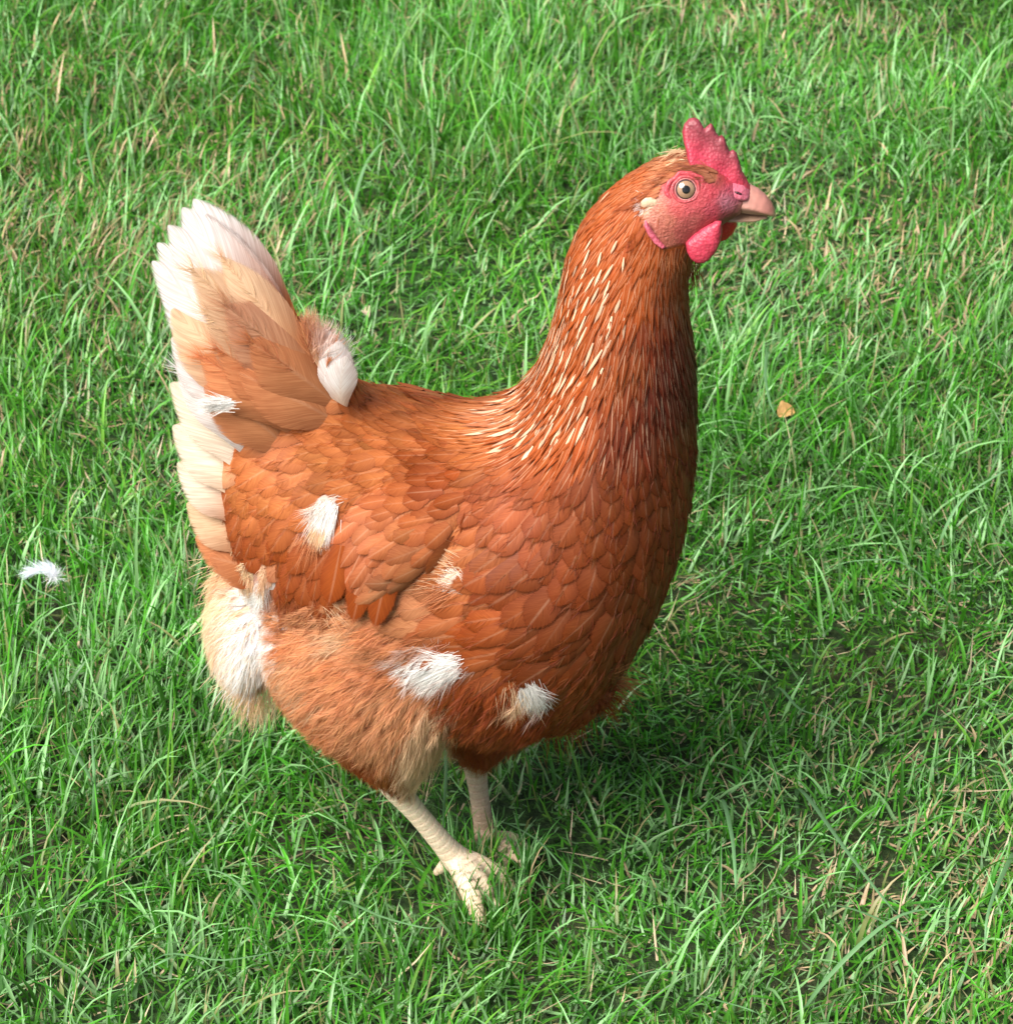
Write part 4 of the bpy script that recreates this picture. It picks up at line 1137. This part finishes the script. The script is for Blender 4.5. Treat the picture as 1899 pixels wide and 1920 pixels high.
# ------------------------------------------------------------------ grass
GV, GQ, GT, GC, goff = [], [], [], [], 0
def blades(base, head, lean, curve, length, width, cb, ct, segs=4, fold=False, twist=None):
    """ribbon blades; base (n,2), head = compass angle, lean from upright, curve = extra lean at the tip"""
    global goff
    n = len(base); s = np.linspace(0, 1, segs + 1)
    al = lean[:, None] + curve[:, None] * s[None] ** 1.3
    st = (length / segs)[:, None]
    dh = np.sin(al) * st; dz = np.cos(al) * st
    hh = np.concatenate([np.zeros((n, 1)), np.cumsum(dh[:, :-1], 1)], 1); zz = np.concatenate([np.zeros((n, 1)), np.cumsum(dz[:, :-1], 1)], 1)
    hv = np.stack([np.cos(head), np.sin(head)], 1)
    C = np.empty((n, segs + 1, 3)); C[..., :2] = base[:, None] + hv[:, None] * hh[..., None]; C[..., 2] = np.maximum(zz - .003, .0015 + .004 * rng.random((n, 1)) * s)
    tw = (twist if twist is not None else rng.normal(0, .5, n))
    ang = head[:, None] + math.pi / 2 + tw[:, None] * (.3 + s)
    sd = np.stack([np.cos(ang), np.sin(ang), np.zeros_like(ang)], -1)
    wp = width[:, None] / 2 * np.clip((1 - s) ** .65, 0, 1) * (.75 + .5 * np.minimum(s * 3, 1) * .5)
    if fold:
        dn = np.stack([-hv[:, 0:1] * np.cos(al) * -1, -hv[:, 1:2] * np.cos(al) * -1, -np.sin(al)], -1)
        Lf = C + sd * wp[..., None]; Rt = C - sd * wp[..., None]; Md = C + dn * (wp * .45)[..., None]
        V = np.stack([Lf, Md, Rt], 2)[:, :-1].reshape(n, -1, 3); V = np.concatenate([V, C[:, -1:]], 1)
        per = 3 * segs + 1
        q = [(3 * i + a, 3 * i + a + 1, 3 * i + a + 4, 3 * i + a + 3) for i in range(segs - 1) for a in (0, 1)]
        t = [(3 * segs - 3, 3 * segs - 2, 3 * segs), (3 * segs - 2, 3 * segs - 1, 3 * segs)]
        sidx = np.concatenate([np.repeat(s[:-1], 3), [1]])
    else:
        V = np.stack([C + sd * wp[..., None], C - sd * wp[..., None]], 2)[:, :-1].reshape(n, -1, 3); V = np.concatenate([V, C[:, -1:]], 1)
        per = 2 * segs + 1
        q = [(2 * i, 2 * i + 1, 2 * i + 3, 2 * i + 2) for i in range(segs - 1)]
        t = [(2 * segs - 2, 2 * segs - 1, 2 * segs)]
        sidx = np.concatenate([np.repeat(s[:-1], 2), [1]])
    off = (goff + np.arange(n) * per)[:, None, None]
    GQ.append((np.array(q)[None] + off).reshape(-1, 4)); GT.append((np.array(t)[None] + off).reshape(-1, 3))
    f = sidx[None, :, None]
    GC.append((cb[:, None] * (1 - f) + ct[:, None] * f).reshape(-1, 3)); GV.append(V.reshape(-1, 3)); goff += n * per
def grass_cols(x, y, n):
    """lawn colours: fresh, blue-green (paled with painted sheen) and yellowish blades in patches, straw among them"""
    g1 = vnoise(x * 6, y * 6, 11); g2 = vnoise(x * 17, y * 17, 12)
    fresh = np.array([.044, .235, .010]); blue = np.array([.17, .38, .13]); yel = np.array([.10, .29, .025]); dark = np.array([.018, .140, .007]); straw = np.array([.48, .37, .20])  # blue: blue-green blades, with pale sheen highlights put into the colour
    r = rng.random(n)[:, None]; a = g1[:, None]; b = g2[:, None]
    c = np.where(r < .38, fresh, np.where(r < .58, dark, np.where(r < .58 + .42 * (.3 + a * .9), blue, yel)))
    c = c * rng.uniform(.72, 1.30, (n, 1)) * (.80 + .42 * b)
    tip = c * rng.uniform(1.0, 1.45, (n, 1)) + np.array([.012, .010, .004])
    dry = (rng.random(n) < .018 + .42 * np.clip(vnoise(x * 4.5, y * 4.5, 21) * 1.9 - 1.05, 0, 1))
    st = straw * rng.uniform(.55, 1.2, (n, 1))
    browntip = rng.random(n) < .07
    tip[browntip] = straw * .8
    c[dry] = st[dry]; tip[dry] = st[dry] * 1.1
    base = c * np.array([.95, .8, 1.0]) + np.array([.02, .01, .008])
    return base, tip, dry
def scatter(n, x0, x1, y0, y1):
    return rng.uniform(x0, x1, n), rng.uniform(y0, y1, n)
FEET = [ankN[:2], ankF[:2]] + [t[:2] for t in toesN + toesF]
def clear_feet(x, y, r):
    m = np.ones(len(x), bool)
    for f in FEET: m &= np.hypot(x - f[0], y - f[1]) > r
    return m
def lawn(n, x0, x1, y0, y1, lm, wm_, kind, segs, fold=False):
    x, y = scatter(n, x0, x1, y0, y1)
    # tufts: pull blades towards tuft centres
    ci = (x * 34).round() / 34 + (vnoise(x * 34 // 1, y * 34 // 1, 5) - .5) * .02
    pull = .35
    dens = vnoise(x * 11, y * 11, 31)
    keep = rng.random(n) < (.50 + .75 * dens)
    keep &= clear_feet(x, y, .005)
    x, y = x[keep], y[keep]; n = len(x)
    big = vnoise(x * 3.2, y * 3.2, 41) * 2 * math.pi * 1.6
    swirl = vnoise(x * 13, y * 13, 42) * 2 * math.pi * 1.5
    head = np.where(rng.random(n) < .5, big, swirl) + rng.normal(0, 1.3, n)
    hgt = .60 + .9 * vnoise(x * 5, y * 5, 51)
    cb, ct, dry = grass_cols(x, y, n)
    if kind == 'short':
        L = rng.gamma(9, lm / 9, n) * hgt; lean = np.abs(rng.normal(.35, .38, n)); cv = rng.normal(.5, .5, n)
    elif kind == 'mat':
        L = rng.gamma(7, lm / 7, n) * hgt; lean = rng.uniform(.6, 1.35, n); cv = rng.normal(.3, .3, n)
    elif kind == 'long':
        L = rng.gamma(10, lm / 10, n) * hgt; lean = np.abs(rng.normal(.5, .35, n)); cv = rng.normal(1.25, .5, n)
    else:
        L = rng.gamma(7, lm / 7, n); lean = rng.uniform(.3, 1.4, n); cv = rng.normal(.1, .3, n)
        st = np.array([.56, .43, .28]) * rng.uniform(.5, 1.2, (n, 1)); cb = st; ct = st * 1.1
    L = np.where(dry, L * .75, L)
    wd = wm_ * rng.uniform(.6, 1.4, n)
    # near the feet blades stay low enough to leave the shanks in view
    df = np.min([np.hypot(x - f[0], (y - f[1])) for f in FEET], axis=0)
    front = (np.abs(x - ankN[0]) < .05) & (y < ankF[1]) & (y > ankN[1] - .06)
    L = np.where((df < .012), np.minimum(L, .036), np.where((df < .03) | front, np.minimum(L, .048), L))
    blades(np.stack([x, y], 1), head, lean, cv, L, wd, cb, ct, segs, fold)
lawn(150000, -.62, .62, -.36, 1.45, .0215, .0020, 'short', 3)
lawn(26000, -.62, .62, -.36, 1.45, .037, .0027, 'long', 5, True)
lawn(11000, -.62, .62, -.36, 1.45, .021, .0013, 'thatch', 2)
for x0, x1, y0, y1, m in ((-1.6, -.62, -.6, 1.9, 17000), (.62, 1.6, -.6, 1.9, 17000), (-.62, .62, 1.45, 2.3, 14000), (-.62, .62, -.7, -.36, 5000), (-2.2, 2.2, 2.3, 3.6, 20000), (-2.4, -1.6, -.6, 2.3, 7000), (1.6, 2.4, -.6, 2.3, 7000)):
    lawn(m, x0, x1, y0, y1, .036, .0036, 'short', 2)
lawn(62000, -.62, .62, -.36, 1.45, .017, .0019, 'mat', 2)
# blades that stand round the feet and hide the toes
nf_ = 420
gx = np.array([G(rng.uniform(835, 1000), rng.uniform(1610, 1790), 0)[:2] for _ in range(nf_)])
gx = gx[clear_feet(gx[:, 0], gx[:, 1], .004)]
cb, ct, _ = grass_cols(gx[:, 0], gx[:, 1], len(gx))
blades(gx, rng.uniform(0, 6.28, len(gx)), np.abs(rng.normal(.2, .25, len(gx))), rng.normal(.6, .4, len(gx)), rng.uniform(.022, .044, len(gx)), rng.uniform(.0014, .0026, len(gx)), cb, ct, 4)
# single long blades that stand out: pixel polyline start -> tip, width mm
HERO = [((1512, 1885), (1592, 1790), (1690, 1715), (1795, 1702), 4.6), ((1500, 1480), (1590, 1600), (1660, 1690), (1700, 1730), 3.6), ((1355, 1500), (1372, 1570), (1378, 1640), (1380, 1690), 3.2),
        ((1900, 1600), (1870, 1660), (1850, 1720), (1846, 1790), 3.2), ((505, 1780), (480, 1700), (425, 1640), (350, 1628), 3.2), ((255, 1850), (310, 1790), (420, 1800), (540, 1780), 3.4),
        ((55, 1800), (60, 1730), (80, 1705), (110, 1720), 3.6), ((130, 1400), (160, 1440), (170, 1460), (180, 1475), 3.4), ((175, 1560), (178, 1480), (176, 1430), (172, 1370), 3.4),
        ((210, 1880), (260, 1830), (310, 1800), (340, 1790), 3.8), ((1300, 1870), (1360, 1880), (1410, 1895), (1430, 1910), 3.0), ((835, 1400), (836, 1460), (832, 1520), (830, 1590), 2.6),
        ((930, 1540), (1000, 1570), (1050, 1620), (1080, 1660), 2.2), ((1400, 1050), (1440, 1020), (1480, 975), (1480, 960), 3.4), ((1440, 650), (1434, 700), (1445, 760), (1470, 800), 3.0),
        ((1780, 1140), (1700, 1060), (1620, 1050), (1540, 1065), 3.6), ((1760, 1020), (1800, 940), (1870, 890), (1895, 880), 3.2), ((170, 170), (160, 240), (175, 330), (180, 360), 3.0),
        ((250, 380), (300, 350), (350, 340), (360, 335), 3.0), ((660, 400), (690, 300), (740, 260), (780, 330), 3.0), ((1390, 250), (1440, 200), (1500, 180), (1560, 190), 3.0),
        ((1460, 1290), (1500, 1330), (1560, 1350), (1620, 1400), 3.0), ((640, 1690), (720, 1720), (800, 1740), (830, 1735), 3.4), ((1560, 1700), (1640, 1720), (1700, 1760), (1740, 1800), 3.6),
        ((60, 990), (110, 1000), (150, 1040), (200, 1080), 2.6), ((20, 1060), (60, 1100), (100, 1120), (140, 1150), 2.6), ((1100, 1900), (1180, 1840), (1240, 1820), (1310, 1830), 3.4)]
def hero_blades():
    global goff
    for hb in HERO:
        ctl = []
        zs = (.012, .036, .046, .034)
        for (px, py), z in zip(hb[:4], zs):
            ctl.append(G(px, py, z))
        ctl = np.array(ctl); K = np.vstack([ctl[0] + np.array([0, 0, -.02]), ctl]); pts = []
        for i in range(len(K) - 1):
            p0, p1, p2, p3 = K[max(i - 1, 0)], K[i], K[i + 1], K[min(i + 2, len(K) - 1)]
            for j in range(5):
                t = j / 5
                pts.append(0.5 * ((2 * p1) + (-p0 + p2) * t + (2 * p0 - 5 * p1 + 4 * p2 - p3) * t ** 2 + (-p0 + 3 * p1 - 3 * p2 + p3) * t ** 3))
        pts.append(K[-1]); C = np.array(pts); m = len(C); s = np.linspace(0, 1, m)
        T = unit(np.gradient(C, axis=0)); sd = unit(np.cross(T, np.array([.15, .25, 1.0])))
        w_ = hb[4] * MM / 2 * np.clip((1 - s) ** .55, 0.02, 1)
        dn = np.cross(T, sd)
        V = np.stack([C + sd * w_[:, None], C - dn * (w_ * .4)[:, None], C - sd * w_[:, None]], 1).reshape(-1, 3)
        q = [(3 * i + a + goff, 3 * i + a + 1 + goff, 3 * i + a + 4 + goff, 3 * i + a + 3 + goff) for i in range(m - 1) for a in (0, 1)]
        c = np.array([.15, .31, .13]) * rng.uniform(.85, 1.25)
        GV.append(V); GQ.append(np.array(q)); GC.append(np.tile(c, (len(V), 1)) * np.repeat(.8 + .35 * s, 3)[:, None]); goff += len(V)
hero_blades()
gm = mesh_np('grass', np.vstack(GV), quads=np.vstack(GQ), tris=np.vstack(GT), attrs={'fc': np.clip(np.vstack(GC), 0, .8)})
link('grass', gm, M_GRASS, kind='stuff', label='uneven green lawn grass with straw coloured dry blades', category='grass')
print('grass faces', len(gm.polygons))

# ------------------------------------------------------------------ small things lying in the grass
BV, BT, BC, bcount = [], [], [], 0
c0 = G(92, 1080, .040)
shaft = np.array([c0 + np.array([.006, .0, .001]), c0 + np.array([.001, .002, .003]), c0 + np.array([-.006, .003, .002]), c0 + np.array([-.012, .004, 0])])[None]
semiplumes(shaft, np.broadcast_to(np.array([0, -.3, 1.0]), shaft.shape), np.array([.0095]), np.array([[.72, .76, .84]]), 230, rad=.00016, out=.15, tipspread=2.2)
d_ = unit(rng.normal(0, 1, (260, 3)) + np.array([.1, -.2, .5]))
add_barbs(np.tile(c0 + np.array([.003, 0, .0]), (260, 1)) + rng.normal(0, .001, (260, 3)), d_, rng.uniform(.003, .010, 260), d_ * 0, np.full(260, .00016), np.tile(np.array([.85, .85, .88]), (260, 1)))
link('down_feather', mesh_np('down_feather', np.vstack(BV), tris=np.vstack(BT), attrs={'fc': np.vstack(BC)}), M_BARB,
     label='small white downy feather caught on the grass left of the hen', category='feather')
def dry_leaf(name, c, L, Wd, ang, curl, col, label):
    n, m = 12, 9
    s = np.linspace(0, 1, n); u = np.linspace(-1, 1, m)
    wp = np.sin(np.clip(s * .96 + .02, 0, 1) * math.pi) ** .7
    X = (s - .5)[:, None] * L * np.ones(m); Y = u[None] * (wp * Wd / 2)[:, None] * (1 + .08 * rng.normal(0, 1, (n, m)) * (np.abs(u) == 1))
    Z = curl * (u[None] ** 2) * Wd * wp[:, None] + .12 * L * np.sin(s * 3)[:, None] + .02 * L * rng.normal(0, 1, (n, m))
    Z = Z - .0012 * np.exp(-(u[None] / .1) ** 2)
    ca, sa = math.cos(ang), math.sin(ang)
    V = np.stack([c[0] + X * ca - Y * sa, c[1] + (X * sa + Y * ca) * .8, c[2] + Z + Y * .5], -1).reshape(-1, 3)
    me = mesh_np(name, V, quads=grid_quads(1, n, m), attrs={'fc': np.tile(col, (n * m, 1)) * rng.uniform(.8, 1.15, (n * m, 1))})
    o = link(name, me, M_LEAF, label=label, category='leaf')
    md = o.modifiers.new('thickness', 'SOLIDIFY'); md.thickness = .0004
dry_leaf('fallen_leaf', G(1474, 776, .012), .014, .012, .6, .25, np.array([.46, .27, .10]), 'small tan fallen leaf among the blades right of the hen')
dry_leaf('fallen_leaf', G(686, 590, .009), .011, .006, -1.1, .6, np.array([.42, .33, .24]), 'pale curled dry leaf in the grass behind the back, beside the tail')
